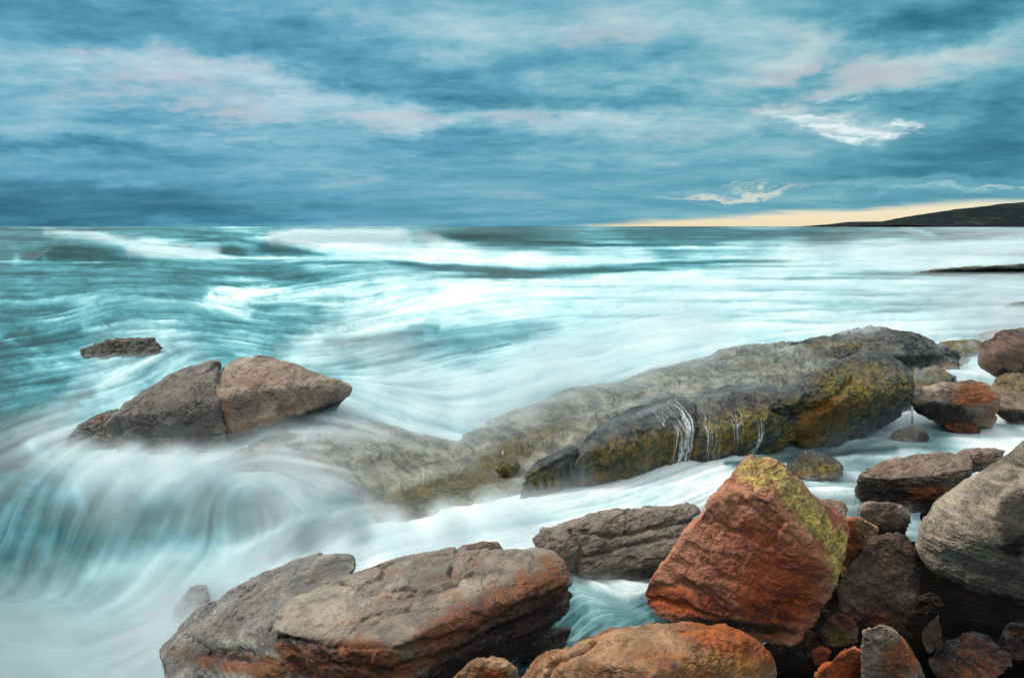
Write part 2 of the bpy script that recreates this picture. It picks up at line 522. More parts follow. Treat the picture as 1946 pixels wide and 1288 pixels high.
M = {}
M['grey'] = rock_mat('rock_grey_granite', (.20, .165, .135), (.40, .34, .285), st_amt=0.25, speck=.42)
M['gap_shade'] = rock_mat('rock_wet_gap_shade', (.012, .006, .005), (.060, .028, .018), rust=(.22, .06, .012), rough=.5)  # wet stones, their colour darkened to carry the shade of the gap
M['pale'] = rock_mat('rock_pale_granite', (.26, .205, .155), (.58, .49, .385), rust=(.40, .17, .06), rust2=(.22, .10, .05), st_amt=0.25, speck=.95)
M['apron'] = rock_mat('rock_washed_apron', (.10, .105, .085), (.34, .345, .28), rust=(.24, .16, .10), rust2=(.16, .10, .06), moss=(.06, .055, .018), moss2=(.20, .15, .035), rough=.5, strata=(-0.45, -0.6, 1), st_amt=.6, speck=.3)
M['cleft_tan'] = rock_mat('rock_tan_split', (.24, .185, .15), (.52, .41, .33), rust=(.42, .20, .09), rust2=(.22, .09, .04), st_amt=0.3, speck=.6)
M['cleft'] = rock_mat('rock_pink_grey', (.17, .155, .145), (.42, .36, .32), rust=(.36, .17, .085), rust2=(.24, .11, .055), st_amt=0.2, speck=.5, bump=1.25)
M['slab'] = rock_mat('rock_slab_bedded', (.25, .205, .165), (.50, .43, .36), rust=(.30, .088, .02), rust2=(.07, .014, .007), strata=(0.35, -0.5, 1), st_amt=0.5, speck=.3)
M['slabg'] = rock_mat('rock_slab_grey', (.17, .16, .145), (.37, .35, .32), rust=(.30, .10, .022), rust2=(.08, .022, .010), strata=(0.2, -0.6, 1), st_amt=0.5, speck=.3)
M['red'] = rock_mat('rock_red_sandstone', (.37, .10, .05), (.72, .34, .21), rust=(.66, .14, .022), rust2=(.24, .035, .014), rough=.50, moss=(.40, .29, .09), moss2=(.86, .64, .14), strata=(0.3, -0.5, 0.9), st_amt=0.35, speck=.35)
M['orange'] = rock_mat('rock_orange_bedded', (.33, .15, .07), (.58, .37, .22), rust=(.68, .17, .018), rust2=(.24, .05, .016), moss2=(.50, .24, .03), moss=(.30, .12, .03), strata=(0.2, -0.9, 1), st_amt=0.6, speck=.3)
M['brown'] = rock_mat('rock_brown', (.085, .052, .040), (.24, .15, .115), rust=(.34, .075, .02), rust2=(.11, .022, .010), strata=(0.3, -0.3, 1), st_amt=0.5)
M['wet'] = rock_mat('rock_wet_ledge', (.030, .036, .036), (.19, .195, .18), rust=(.60, .25, .02), rust2=(.26, .10, .015), moss=(.085, .080, .016), moss2=(.36, .24, .025), rough=0.50, strata=(-0.45, -0.6, 1), st_amt=0.5, speck=.35, bump=1.2)
M['tan'] = rock_mat('rock_tan', (.22, .155, .12), (.46, .35, .28), rust=(.42, .12, .03), rust2=(.16, .04, .014), st_amt=0.4)
M['black'] = rock_mat('rock_dark_wet', (.035, .032, .028), (.16, .14, .115), rough=0.45, st_amt=0.5)

# ================================================================= foreground boulders
G1 = 'boulders piled along the near shore'
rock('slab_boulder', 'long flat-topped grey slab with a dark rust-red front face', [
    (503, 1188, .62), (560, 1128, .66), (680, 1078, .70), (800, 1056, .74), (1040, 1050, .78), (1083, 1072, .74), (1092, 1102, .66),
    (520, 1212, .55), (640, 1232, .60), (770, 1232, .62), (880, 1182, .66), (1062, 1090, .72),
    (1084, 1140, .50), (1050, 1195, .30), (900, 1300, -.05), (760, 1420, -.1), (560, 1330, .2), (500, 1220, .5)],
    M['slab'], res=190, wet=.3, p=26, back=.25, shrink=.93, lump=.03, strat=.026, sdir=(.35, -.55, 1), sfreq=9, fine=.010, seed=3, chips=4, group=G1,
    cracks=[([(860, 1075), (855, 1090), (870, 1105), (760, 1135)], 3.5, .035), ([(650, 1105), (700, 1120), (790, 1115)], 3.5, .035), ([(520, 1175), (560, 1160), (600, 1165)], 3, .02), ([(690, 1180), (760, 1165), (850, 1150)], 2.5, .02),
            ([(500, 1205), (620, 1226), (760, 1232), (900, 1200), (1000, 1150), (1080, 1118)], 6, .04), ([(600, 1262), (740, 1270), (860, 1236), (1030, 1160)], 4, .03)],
    stains_and_shade=[('rust', 780, 1130, 330, 110, .26, -8), ('rust', 930, 1185, 230, 75, .95, -30), ('rust', 640, 1258, 210, 52, .95, 5), ('dark', 935, 1240, 250, 62, .84, -32), ('dark', 560, 1215, 70, 10, .8, 4), ('rust', 850, 1095, 50, 14, .6, -10), ('rust', 1040, 1072, 60, 22, .5)])  # rust is real stain; the dark ovals paint shade on the lower front
rock('slab_boulder', 'low grey stepped slab at the bottom, left of the slab with the rust-red front', [
    (300, 1245, .12), (355, 1205, .25), (410, 1163, .38), (468, 1122, .46), (540, 1088, .52), (630, 1060, .56), (680, 1070, .56), (640, 1105, .55),
    (500, 1190, .50), (520, 1260, .42), (360, 1216, .28), (310, 1300, .05), (600, 1370, .1), (330, 1400, -.1)],
    M['slabg'], res=130, wet=.3, p=22, back=.3, shrink=.9, lump=.04, strat=.05, sdir=(.2, -.45, 1), sfreq=8, fine=.010, seed=8, group=G1,
    cracks=[([(362, 1212), (400, 1240), (470, 1236), (540, 1262)], 7, .04), ([(600, 1108), (540, 1118), (500, 1128)], 4, .015)],
    stains_and_shade=[('rust', 470, 1262, 170, 26, .75, 8), ('dark', 430, 1246, 90, 9, .6, 8)])
rock('ledged_boulder', 'grey-brown rock with long level cracks between flat slab and red pyramid boulder', [
    (998, 1040, .30), (1020, 1008, .42), (1090, 982, .48), (1160, 966, .52), (1250, 958, .55), (1312, 957, .56), (1330, 972, .5),
    (1330, 1020, .35), (1250, 1085, .12), (1200, 1106, 0), (1100, 1106, 0), (1035, 1066, .15), (1200, 1130, -.2)],
    M['grey'], res=120, p=16, back=.25, shrink=.85, lump=.05, strat=.035, sdir=(-.25, -.2, 1), sfreq=7, fine=.010, seed=11, group=G1,
    cracks=[([(1110, 1012), (1150, 1020), (1220, 1008), (1290, 990), (1325, 985)], 5, .05), ([(1110, 1060), (1180, 1040), (1300, 1015)], 4, .03), ([(1085, 1010), (1105, 1040), (1095, 1090)], 4, .04)],
    stains_and_shade=[('dark', 1180, 1030, 180, 70, .27), ('dark', 1210, 1100, 90, 26, .75, -20)])
rock('small_boulder', 'small rounded grey-brown rock peeping over the back edge of the flat slab', [
    (848, 1052, .35), (880, 1034, .42), (915, 1027, .45), (950, 1031, .43), (962, 1048, .36), (930, 1075, .2), (860, 1080, .2)],
    M['tan'], res=40, p=10, back=.15, lump=.05, strat=.02, fine=.008, seed=4, group=G1)
rock('pyramid_boulder', 'tall red pyramid-shaped boulder with a yellow lichen band down its right ridge', [
    (1432, 852, 1.44), (1455, 860, 1.42), (1482, 878, 1.36), (1398, 890, 1.34), (1365, 935, 1.22),
    (1520, 918, 1.20), (1565, 962, 1.05), (1612, 990, .88), (1610, 1050, .70), (1592, 1105, .55),
    (1330, 990, .98), (1270, 1065, .68), (1213, 1128, .42), (1220, 1150, .33), (1250, 1172, .26),
    (1400, 1192, .20), (1512, 1204, .18), (1556, 1180, .24), (1560, 1120, .48), (1420, 1150, .45), (1310, 1130, .46),
    (1480, 960, 1.16), (1560, 1060, .80), (1350, 1215, .05), (1500, 1225, .05)],
    M['red'], res=190, wet=.3, p=22, back=.25, shrink=.82, lump=.045, strat=.020, sdir=(.35, -.5, .9), sfreq=8, fine=.012, seed=21, chips=3, group=G1,
    cracks=[([(1230, 1120), (1290, 1108), (1350, 1125), (1400, 1165)], 8, .03), ([(1220, 1140), (1300, 1150), (1380, 1175)], 5, .03), ([(1400, 960), (1440, 950), (1480, 965)], 4, .012),
            ([(1440, 870), (1470, 900), (1490, 950), (1540, 1010), (1585, 1060)], 9, .03)],
    stains_and_shade=[('moss', 1530, 965, 125, 26, 1.0, 52), ('moss', 1588, 1050, 24, 58, 1.0, 0), ('moss', 1440, 895, 50, 38, .72, 40),
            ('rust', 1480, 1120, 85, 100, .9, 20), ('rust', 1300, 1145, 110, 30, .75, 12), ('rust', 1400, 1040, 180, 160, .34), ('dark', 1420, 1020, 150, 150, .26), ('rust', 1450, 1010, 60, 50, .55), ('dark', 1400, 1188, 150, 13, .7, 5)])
rock('orange_boulder', 'broad orange-brown rounded boulder at the bottom edge below the red pyramid', [
    (985, 1275, .40), (1050, 1240, .50), (1130, 1212, .58), (1220, 1196, .62), (1310, 1192, .62), (1400, 1202, .58), (1462, 1232, .48), (1486, 1275, .35),
    (1480, 1340, .15), (1200, 1420, .1), (1000, 1380, .1), (980, 1320, .2), (1230, 1280, .58)],
    M['orange'], res=140, wet=.3, p=12, back=.22, shrink=.85, lump=.04, strat=.028, sdir=(.1, -.9, .8), sfreq=11, fine=.010, seed=31, group=G1,
    cracks=[([(1035, 1290), (1045, 1265), (1100, 1240), (1130, 1215)], 4, .035)],
    stains_and_shade=[('rust', 1400, 1222, 130, 45, .85, 15), ('rust', 1330, 1265, 170, 40, .5), ('moss', 1380, 1260, 110, 30, .6, 5)])
rock('small_boulder', 'pinkish-orange rock cut by the bottom edge, left of the broad orange boulder', [
    (855, 1292, .45), (885, 1262, .52), (925, 1252, .55), (970, 1256, .54), (990, 1280, .46), (980, 1340, .2), (860, 1350, .2)],
    M['orange'], res=50, p=10, back=.15, lump=.05, strat=.02, seed=5, group=G1, stains_and_shade=[('rust', 935, 1285, 40, 18, .8)])
rock('boulder', 'huge rounded pale grey boulder at the right edge, blackened along its upper side', [
    (1724, 1025, .80), (1733, 990, .95), (1765, 955, 1.10), (1815, 915, 1.24), (1880, 868, 1.42), (1960, 822, 1.60), (2100, 760, 1.7),
    (1728, 1055, .68), (1770, 1102, .52), (1850, 1135, .40), (1960, 1180, .28), (2150, 1250, .1), (2250, 1000, .8), (1850, 1010, 1.05), (2000, 1050, 1.0)],
    M['pale'], res=170, p=9, back=.35, shrink=.85, lump=.04, strat=.008, fine=.008, seed=41, chips=3, group=G1,
    stains_and_shade=[('dark', 1860, 990, 200, 150, .30), ('dark', 1935, 990, 50, 70, .9, 10), ('dark', 1900, 900, 120, 38, .50, -38), ('dark', 1905, 1150, 90, 26, .62, 12), ('rust', 1860, 1110, 120, 26, .36, 15)])
rock('boulder', 'dark maroon cracked boulder wedged between the red pyramid and the huge grey boulder', [
    (1655, 1018, .78), (1700, 1013, .80), (1728, 1018, .78), (1628, 1050, .66), (1600, 1100, .48), (1590, 1150, .3), (1640, 1190, .15), (1700, 1195, .12),
    (1740, 1140, .35), (1760, 1080, .5), (1700, 1240, -.1), (1610, 1220, -.1)],
    M['brown'], res=100, wet=.3, p=16, back=.2, lump=.06, strat=.035, sdir=(.5, -.3, .8), sfreq=8, fine=.014, seed=51, group=G1, fissure=.012,
    stains_and_shade=[('rust', 1690, 1175, 70, 30, .5)])
rock('small_boulder', 'small rounded brown-grey boulder under the block with the flat pale top', [
    (1628, 972, .82), (1645, 955, .88), (1680, 951, .90), (1715, 960, .86), (1734, 985, .76), (1725, 1010, .64), (1650, 1012, .62), (1640, 1030, .5), (1720, 1040, .5)],
    M['tan'], res=60, p=9, back=.15, lump=.05, strat=.015, seed=61, group=G1, stains_and_shade=[('dark', 1690, 1010, 45, 9, .7)])
rock('block_boulder', 'wedge-shaped rock with flat pale top and broken black and orange front', [
    (1627, 905, .60), (1650, 885, .66), (1730, 866, .70), (1800, 858, .70), (1850, 868, .66), (1842, 892, .60), (1690, 908, .58), (1760, 905, .58),
    (1625, 925, .48), (1640, 955, .30), (1700, 965, .25), (1740, 978, .15), (1800, 950, .25), (1850, 910, .45)],
    M['tan'], res=90, p=28, back=.25, shrink=.88, lump=.03, strat=.03, sdir=(.1, -.2, 1), sfreq=9, seed=63, group=G1, chips=2,
    stains_and_shade=[('dark', 1680, 935, 60, 24, .72, 8), ('rust', 1765, 935, 50, 20, .85, -8), ('dark', 1790, 962, 60, 18, .85)])
rock('small_boulder', 'low tan rock between the wedge-shaped flat-topped rock and the huge grey boulder', [
    (1800, 868, .5), (1830, 853, .56), (1880, 849, .58), (1912, 856, .55), (1900, 885, .4), (1850, 900, .3), (1820, 900, .3)],
    M['tan'], res=50, p=12, back=.2, lump=.06, strat=.03, seed=65, group=G1, stains_and_shade=[('rust', 1850, 880, 40, 9, .6, -20)])
rock('boulder', 'brown-orange rock standing right behind the yellow lichen edge of the red pyramid', [
    (1600, 988, .84), (1625, 982, .86), (1650, 990, .82), (1672, 1005, .74), (1660, 1030, .62), (1625, 1075, .45), (1600, 1110, .3), (1590, 1040, .6)],
    M['orange'], res=60, p=12, back=.2, lump=.06, strat=.03, sdir=(.9, -.2, .3), seed=67, group=G1, stains_and_shade=[('rust', 1600, 1020, 30, 50, .8)])
rock('flat_rock', 'pinkish flat rock at the edge of the still pool behind the red pyramid', [
    (1545, 952, .22), (1580, 946, .24), (1605, 952, .24), (1612, 970, .18), (1600, 1000, .05), (1550, 1000, .05)],
    M['tan'], res=40, p=12, back=.1, lump=.04, strat=.02, seed=69, group=G1, stains_and_shade=[('rust', 1580, 962, 40, 20, .35)])
rock('boulder', 'upright speckled grey rock with orange right side at the bottom edge', [
    (1630, 1195, .62), (1648, 1182, .68), (1672, 1184, .66), (1705, 1205, .55), (1742, 1240, .40), (1755, 1270, .3), (1632, 1240, .5), (1640, 1300, .3), (1700, 1350, .1), (1760, 1330, .1), (1640, 1380, 0)],
    M['tan'], res=80, p=14, back=.2, lump=.05, strat=.02, sdir=(1, -.2, .2), seed=71, group=G1, stains_and_shade=[('rust', 1712, 1252, 42, 50, .8, 20)])
rock('small_boulder', 'bright red-orange rock at the bottom edge, left of the upright speckled rock', [
    (1548, 1280, .36), (1570, 1262, .40), (1600, 1238, .46), (1622, 1230, .48), (1640, 1240, .42), (1640, 1330, .1), (1560, 1350, .05)],
    M['red'], res=60, p=12, back=.15, lump=.07, strat=.03, seed=73, group=G1, stains_and_shade=[('rust', 1600, 1270, 60, 50, .9)])
rock('small_boulder', 'mossy dark orange rock in shadow under the right corner of the red pyramid', [
    (1572, 1175, .22), (1590, 1160, .28), (1615, 1172, .26), (1632, 1195, .2), (1625, 1225, .1), (1570, 1230, .05), (1555, 1205, .1)],
    M['brown'], res=60, p=12, back=.15, lump=.07, strat=.03, seed=75, group=G1, stains_and_shade=[('rust', 1605, 1180, 30, 22, .7), ('moss', 1590, 1212, 32, 20, .8)])
rock('small_boulder', 'tiny deep red stone in the dark gap beside the bright red-orange rock', [
    (1545, 1240, .10), (1560, 1230, .12), (1578, 1236, .1), (1572, 1262, 0), (1548, 1262, 0)],
    M['red'], res=40, p=12, back=.1, seed=77, group=G1, stains_and_shade=[('rust', 1560, 1245, 30, 20, .9)])
rock('small_boulder', 'dark brown shard standing in the black gap below the huge grey boulder', [
    (1752, 1200, .12), (1770, 1180, .18), (1783, 1170, .22), (1785, 1205, .1), (1788, 1235, 0), (1760, 1240, 0)],
    M['brown'], res=50, p=16, back=.12, strat=.05, sdir=(1, 0, .4), seed=79, group=G1)
rock('small_boulder', 'dark wet stone at the foot of the flat slab beside the little foaming pool', [
    (975, 1240, .05), (1000, 1205, .12), (1050, 1185, .15), (1090, 1190, .12), (1075, 1225, 0), (1040, 1255, -.1), (990, 1270, -.15)],
    M['black'], res=50, p=10, back=.1, wet=.6, seed=81, group=G1)

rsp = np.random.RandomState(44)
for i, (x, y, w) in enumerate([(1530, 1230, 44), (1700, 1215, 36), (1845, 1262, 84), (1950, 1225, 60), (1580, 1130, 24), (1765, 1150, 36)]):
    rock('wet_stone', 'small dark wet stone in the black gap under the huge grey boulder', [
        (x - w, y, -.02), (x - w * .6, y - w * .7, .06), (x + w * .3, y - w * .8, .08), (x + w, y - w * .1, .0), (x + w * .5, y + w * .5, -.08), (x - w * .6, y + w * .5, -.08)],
        M['gap_shade'], res=36, p=10, back=.1, lump=.08, strat=.03, seed=300 + i, wet=.5, group='dark stones in the gap', facet=.03, stains_and_shade=[('rust', x, y, w, w, .42)])

# ================================================================= shore on the right
G2 = 'rocks at the right end of the ledge'
rock('small_boulder', 'wet domed rock standing in the pool behind the tip of the red pyramid', [
    (1490, 882, .12), (1515, 862, .20), (1545, 855, .24), (1580, 862, .22), (1608, 885, .14), (1600, 908, .02), (1540, 918, -.03), (1495, 905, 0)],
    M['wet'], res=60, p=10, back=.2, lump=.05, strat=.02, seed=83, wet=.6, group=G2, stains_and_shade=[('moss', 1560, 890, 55, 22, .6, 10), ('rust', 1520, 900, 40, 12, .4)])
rock('small_boulder', 'small grey domed rock alone in the foam of the right-hand pool', [
    (1692, 828, .10), (1705, 814, .17), (1735, 811, .19), (1760, 818, .16), (1770, 833, .06), (1755, 846, -.02), (1705, 843, -.02)],
    M['grey'], res=44, p=10, back=.2, lump=.05, strat=.02, seed=85, group=G2, wet=.3, stains_and_shade=[('dark', 1758, 832, 18, 20, .7)])
rock('boulder', 'grey-topped boulder with a fiery orange and black front above the right-hand pool', [
    (1725, 765, .5), (1750, 740, .68), (1800, 724, .78), (1870, 722, .80), (1893, 740, .68), (1898, 770, .48), (1880, 798, .22), (1800, 800, .2), (1740, 785, .3), (1800, 815, 0), (1890, 815, 0)],
    M['tan'], res=90, p=16, back=.4, lump=.05, strat=.03, seed=87, group=G2, stains_and_shade=[('rust', 1850, 752, 48, 24, .95), ('dark', 1790, 782, 85, 20, .9, 6), ('rust', 1885, 785, 20, 20, .6)])
rock('small_boulder', 'little orange-brown rock at the foot of the fiery orange boulder', [
    (1790, 805, .16), (1815, 793, .22), (1845, 800, .2), (1866, 815, .1), (1860, 828, 0), (1800, 822, .02)],
    M['brown'], res=44, p=14, back=.15, lump=.08, strat=.05, seed=89, group=G2, stains_and_shade=[('rust', 1830, 810, 40, 14, .8)])
rock('boulder', 'dark brown boulder with pale top edge, highest rock at the right border', [
    (1855, 680, .9), (1870, 650, 1.1), (1910, 622, 1.3), (1960, 620, 1.35), (2060, 640, 1.3), (1858, 700, .75), (1900, 722, .6), (1980, 740, .5), (2060, 760, .4)],
    M['brown'], res=90, p=16, back=.7, lump=.05, strat=.03, sdir=(.8, -.2, .5), seed=91, group=G2, stains_and_shade=[('dark', 1925, 690, 50, 34, .6)])
rock('boulder', 'tan and mossy broken rock at the right border below the dark brown boulder', [
    (1870, 735, .5), (1900, 712, .68), (1950, 690, .85), (2050, 680, .9), (1885, 775, .3), (1915, 805, .05), (1990, 815, .0), (2060, 820, 0)],
    M['tan'], res=80, p=16, back=.4, lump=.07, strat=.05, sdir=(.8, -.2, .6), seed=93, group=G2, stains_and_shade=[('moss', 1920, 730, 50, 40, .5), ('dark', 1920, 790, 55, 16, .8)])
rock('boulder', 'dark domed rock in white water at the right edge, above the brown boulder', [
    (1897, 592, .12), (1912, 580, .4), (1940, 573, .6), (1990, 572, .6), (2050, 590, .2), (1990, 602, 0), (1910, 600, 0)],
    M['black'], res=60, p=12, back=1.0, lump=.06, strat=.03, seed=95, group=G2, wet=.4)
rock('small_boulder', 'low smooth orange-brown rock behind the green mossy shelf near the right edge', [
    (1858, 637, .4), (1880, 630, .5), (1915, 628, .5), (1930, 640, .35), (1900, 650, .3)],
    M['tan'], res=40, p=10, back=.8, seed=97, group=G2)
rock('reef_rock', 'long low black rock in the surf at the far right under the drifting spray', [
    (1725, 521, .02), (1790, 512, .42), (1860, 508, .6), (1960, 504, .75), (2100, 503, .8), (1960, 520, .0), (2100, 522, 0)],
    M['black'], res=60, p=12, back=3.5, lump=.06, strat=.02, seed=99, wet=.3)

# ================================================================= the ledge
ledge = group_root('rock_ledge', 'long wet bedrock ledge across the middle, mossy gold front, trickles falling over it', 'rock ledge', Q(1250, 880, 0))
LD = (-.45, -.55, 1)
rock('ledge_block', None, [
    (1090, 925, .0), (1070, 905, .15), (1095, 865, .42), (1150, 815, .58), (1210, 782, .66), (1290, 752, .74), (1330, 770, .66), (1322, 820, .42), (1322, 868, .08),
    (1240, 890, -.02), (1150, 912, -.04), (1100, 945, -.15), (1320, 900, -.2), (1200, 940, -.3)],
    M['wet'], res=130, p=13, back=.9, shrink=.9, lump=.04, strat=.020, sdir=LD, sfreq=7, fine=.014, seed=101, wet=.75, parent=ledge, fissure=.01,
    stains_and_shade=[('moss', 1210, 862, 130, 42, .95, -14), ('rust', 1160, 905, 70, 14, .75, -18), ('rust', 1290, 850, 40, 30, .5)])
rock('ledge_block', None, [
    (1300, 875, .0), (1312, 820, .42), (1320, 765, .68), (1400, 735, .78), (1480, 745, .74), (1500, 790, .5), (1480, 830, .25), (1400, 860, .05), (1320, 890, -.05), (1450, 880, -.2)],
    M['wet'], res=120, p=13, back=.9, shrink=.9, lump=.05, strat=.024, sdir=LD, sfreq=7, fine=.014, seed=103, wet=.75, parent=ledge, fissure=.012,
    stains_and_shade=[('moss', 1400, 815, 100, 42, .85, -18), ('rust', 1312, 855, 20, 30, .7)])
rock('ledge_block', 'small gold-brown block low on the ledge front, beside the thin white fall', [
    (1425, 850, .10), (1432, 815, .34), (1470, 795, .46), (1505, 805, .4), (1512, 835, .2), (1480, 858, .0), (1430, 872, -.05)],
    M['wet'], res=70, p=10, back=.4, lump=.06, strat=.03, sdir=LD, seed=105, wet=.5, parent=ledge, stains_and_shade=[('moss', 1475, 825, 60, 40, .9), ('rust', 1490, 825, 25, 18, .55)])
rock('mossy_outcrop', 'highest block of the ledge, orange and green with algae', [
    (1452, 775, .66), (1490, 740, .84), (1560, 700, 1.02), (1640, 672, 1.14), (1690, 672, 1.12), (1728, 705, .92), (1738, 745, .66), (1715, 775, .45),
    (1640, 812, .22), (1580, 845, .02), (1510, 858, -.02), (1495, 830, .18), (1500, 790, .45), (1700, 800, .2), (1560, 880, -.25), (1600, 760, .72)],
    M['wet'], res=170, p=13, back=.8, shrink=.9, lump=.045, strat=.020, sdir=LD, sfreq=7, fine=.018, seed=107, wet=.55, parent=ledge, fissure=.014,
    cracks=[([(1450, 778), (1500, 800), (1560, 770), (1620, 720)], 5, .06), ([(1510, 790), (1480, 760), (1450, 745)], 4, .04), ([(1620, 810), (1680, 775), (1730, 745)], 4, .03)],
    stains_and_shade=[('moss', 1640, 730, 110, 50, .85, 0), ('rust', 1590, 770, 95, 34, .95, -22), ('rust', 1530, 825, 60, 26, .8, -10), ('moss', 1600, 800, 90, 30, .6, -20), ('moss', 1520, 770, 40, 20, .6)])
rock('ledge_block', None, [
    (985, 950, .0), (1000, 905, .24), (1050, 872, .38), (1095, 850, .44), (1105, 890, .2), (1075, 930, .0), (1010, 965, -.1)],
    M['wet'], res=80, p=14, back=.5, lump=.05, strat=.03, sdir=LD, seed=109, wet=.5, parent=ledge,
    cracks=[([(1078, 890), (1070, 930)], 4, .04), ([(995, 915), (1040, 890), (1080, 870)], 4, .03)],
    stains_and_shade=[('moss', 1030, 920, 60, 36, .75), ('rust', 1040, 945, 55, 10, .7, -20)])
rock('ledge_block', 'knobbly little mossy lumps at the left end of the gold-fronted blocks', [
    (938, 892, .15), (950, 872, .24), (975, 868, .25), (990, 885, .18), (985, 908, .04), (950, 905, .06)],
    M['wet'], res=50, p=8, back=.2, lump=.18, strat=.05, seed=111, wet=.4, parent=ledge, stains_and_shade=[('moss', 960, 890, 40, 30, .6)])
rock('ledge_crest', 'dark furrowed crest at the back of the ledge', [
    (1490, 655, .72), (1540, 640, .84), (1600, 630, .92), (1660, 620, 1.05), (1700, 617, 1.10), (1740, 632, .96), (1790, 648, .82), (1830, 670, .60), (1760, 676, .62), (1690, 672, .72), (1570, 668, .66), (1500, 672, .6)],
    M['wet'], res=130, p=16, back=.5, shrink=.9, sink=.7, lump=.06, strat=.045, sdir=(-.3, -.7, .8), sfreq=6, fine=.03, seed=117, wet=.7, parent=ledge, fissure=.03,
    stains_and_shade=[('moss', 1590, 655, 70, 12, .6), ])
rock('ledge_block', 'green mossy shelf at the right end of the ledge', [
    (1775, 655, .6), (1800, 645, .66), (1870, 645, .6), (1875, 668, .4), (1830, 682, .3), (1780, 680, .4)],
    M['wet'], res=60, p=12, back=.6, sink=.5, lump=.06, strat=.04, seed=119, wet=.3, parent=ledge, stains_and_shade=[('moss', 1825, 662, 70, 22, .95)])
rock('ledge_block', 'broken dark lump above the right-hand pool', [
    (1738, 668, .64), (1770, 662, .68), (1805, 678, .56), (1828, 694, .42), (1800, 705, .34), (1750, 690, .46)],
    M['wet'], res=60, p=14, back=.3, sink=.5, lump=.1, strat=.06, fine=.02, seed=121, wet=.5, parent=ledge, stains_and_shade=[('rust', 1800, 695, 30, 9, .6)])
rock('ledge_block', 'low rubbly gold patch between the algae outcrop and the right-hand pool', [
    (1715, 735, .42), (1740, 700, .5), (1790, 690, .48), (1826, 712, .34), (1790, 728, .3), (1745, 752, .3)],
    M['wet'], res=60, p=12, back=.2, sink=.5, lump=.12, strat=.06, fine=.02, seed=123, wet=.4, parent=ledge, stains_and_shade=[('moss', 1770, 712, 60, 24, .7), ('rust', 1750, 735, 30, 14, .5)])

# ================================================================= rocks in the surf
rock('split_boulder', 'left half of the large grey boulder split from top to bottom in the surf', [
    (193, 812, .42), (215, 788, .62), (260, 755, .78), (300, 727, .95), (340, 703, 1.08), (385, 687, 1.16), (421, 683, 1.17),
    (410, 715, 1.02), (410, 760, .78), (432, 842, .24), (360, 862, .12), (265, 864, .1), (205, 850, .12), (430, 900, -.2), (250, 900, -.2), (330, 780, .72)],
    M['cleft'], res=150, p=18, back=.7, shrink=.82, lump=.045, strat=.016, fine=.014, seed=131, chips=4, group='halves of the split boulder',
    cracks=[([(370, 735), (375, 775), (385, 790)], 3, .015), ([(345, 842), (390, 815), (430, 800)], 3, .015)],
    stains_and_shade=[('dark', 320, 770, 140, 90, .30), ('rust', 410, 830, 60, 20, .35), ('dark', 380, 760, 14, 40, .4), ('rust', 345, 838, 50, 10, .3)])
rock('split_boulder', 'right half of the large split boulder, warmer brown, its lower edge overhanging the foam', [
    (423, 690, 1.10), (441, 683, 1.14), (500, 677, 1.17), (560, 691, 1.08), (640, 722, .86), (669, 738, .74), (660, 750, .66),
    (413, 720, .98), (415, 758, .78), (429, 800, .50), (434, 838, .24), (452, 828, .28), (540, 788, .46), (600, 770, .52), (500, 740, .86), (470, 850, .02), (640, 780, .3)],
    M['cleft_tan'], res=150, p=22, back=.5, shrink=.86, lump=.04, strat=.014, fine=.013, seed=133, chips=3, group='halves of the split boulder',
    cracks=[([(520, 740), (515, 775)], 3, .012)],
    stains_and_shade=[('dark', 520, 730, 140, 70, .24), ('rust', 480, 720, 90, 30, .36, -10), ('rust', 530, 790, 130, 12, .5, -22), ('rust', 425, 785, 18, 60, .5, -12), ('dark', 560, 800, 140, 12, .75, -22)])
G3 = 'low rocks washed by the surf'
rock('surf_rock', 'rugged dark brown rock alone in the sea behind the split boulder', [
    (150, 668, .12), (170, 655, .26), (215, 645, .40), (290, 643, .42), (312, 660, .24), (295, 680, .02), (230, 686, -.02), (160, 683, 0)],
    M['black'], res=90, p=14, back=.6, lump=.07, strat=.05, sdir=(.1, -.3, 1), sfreq=8, fine=.03, fissure=.02, seed=141, group=G3, stains_and_shade=[('dark', 240, 674, 80, 14, .5)])
rock('surf_rock', 'dark wet rock leaning against the left foot of the split boulder', [
    (115, 845, .08), (150, 812, .3), (190, 788, .45), (226, 776, .52), (225, 830, .2), (190, 860, 0), (130, 862, -.05)],
    M['black'], res=70, p=14, back=.4, lump=.06, strat=.04, seed=143, wet=.6, group=G3, stains_and_shade=[('rust', 190, 800, 26, 12, .5, -40)])
rock('surf_rock', 'low flat rock with a small knob in thin foam right of the split boulder', [
    (430, 878, .10), (470, 862, .17), (500, 850, .24), (535, 848, .25), (548, 866, .16), (530, 885, .06), (450, 888, .05)],
    M['grey'], res=60, p=14, back=.2, lump=.07, strat=.06, seed=145, wet=.4, group=G3, stains_and_shade=[('moss', 490, 876, 60, 10, .3)])
rock('surf_rock', 'small dark rounded rock awash left of the ledge apron', [
    (600, 880, .10), (625, 866, .16), (655, 862, .18), (674, 876, .1), (650, 890, .03), (610, 890, .03)],
    M['black'], res=44, p=10, back=.2, lump=.05, seed=147, wet=.6, group=G3)
rock('surf_rock', 'pale ghostly rock half hidden in the mist left of the stepped grey slab', [
    (325, 1175, -.32), (340, 1140, -.24), (365, 1115, -.18), (395, 1112, -.17), (402, 1140, -.21), (395, 1170, -.29), (350, 1200, -.4)],
    M['slabg'], res=60, p=14, back=.2, lump=.05, strat=.04, seed=149, group=G3)

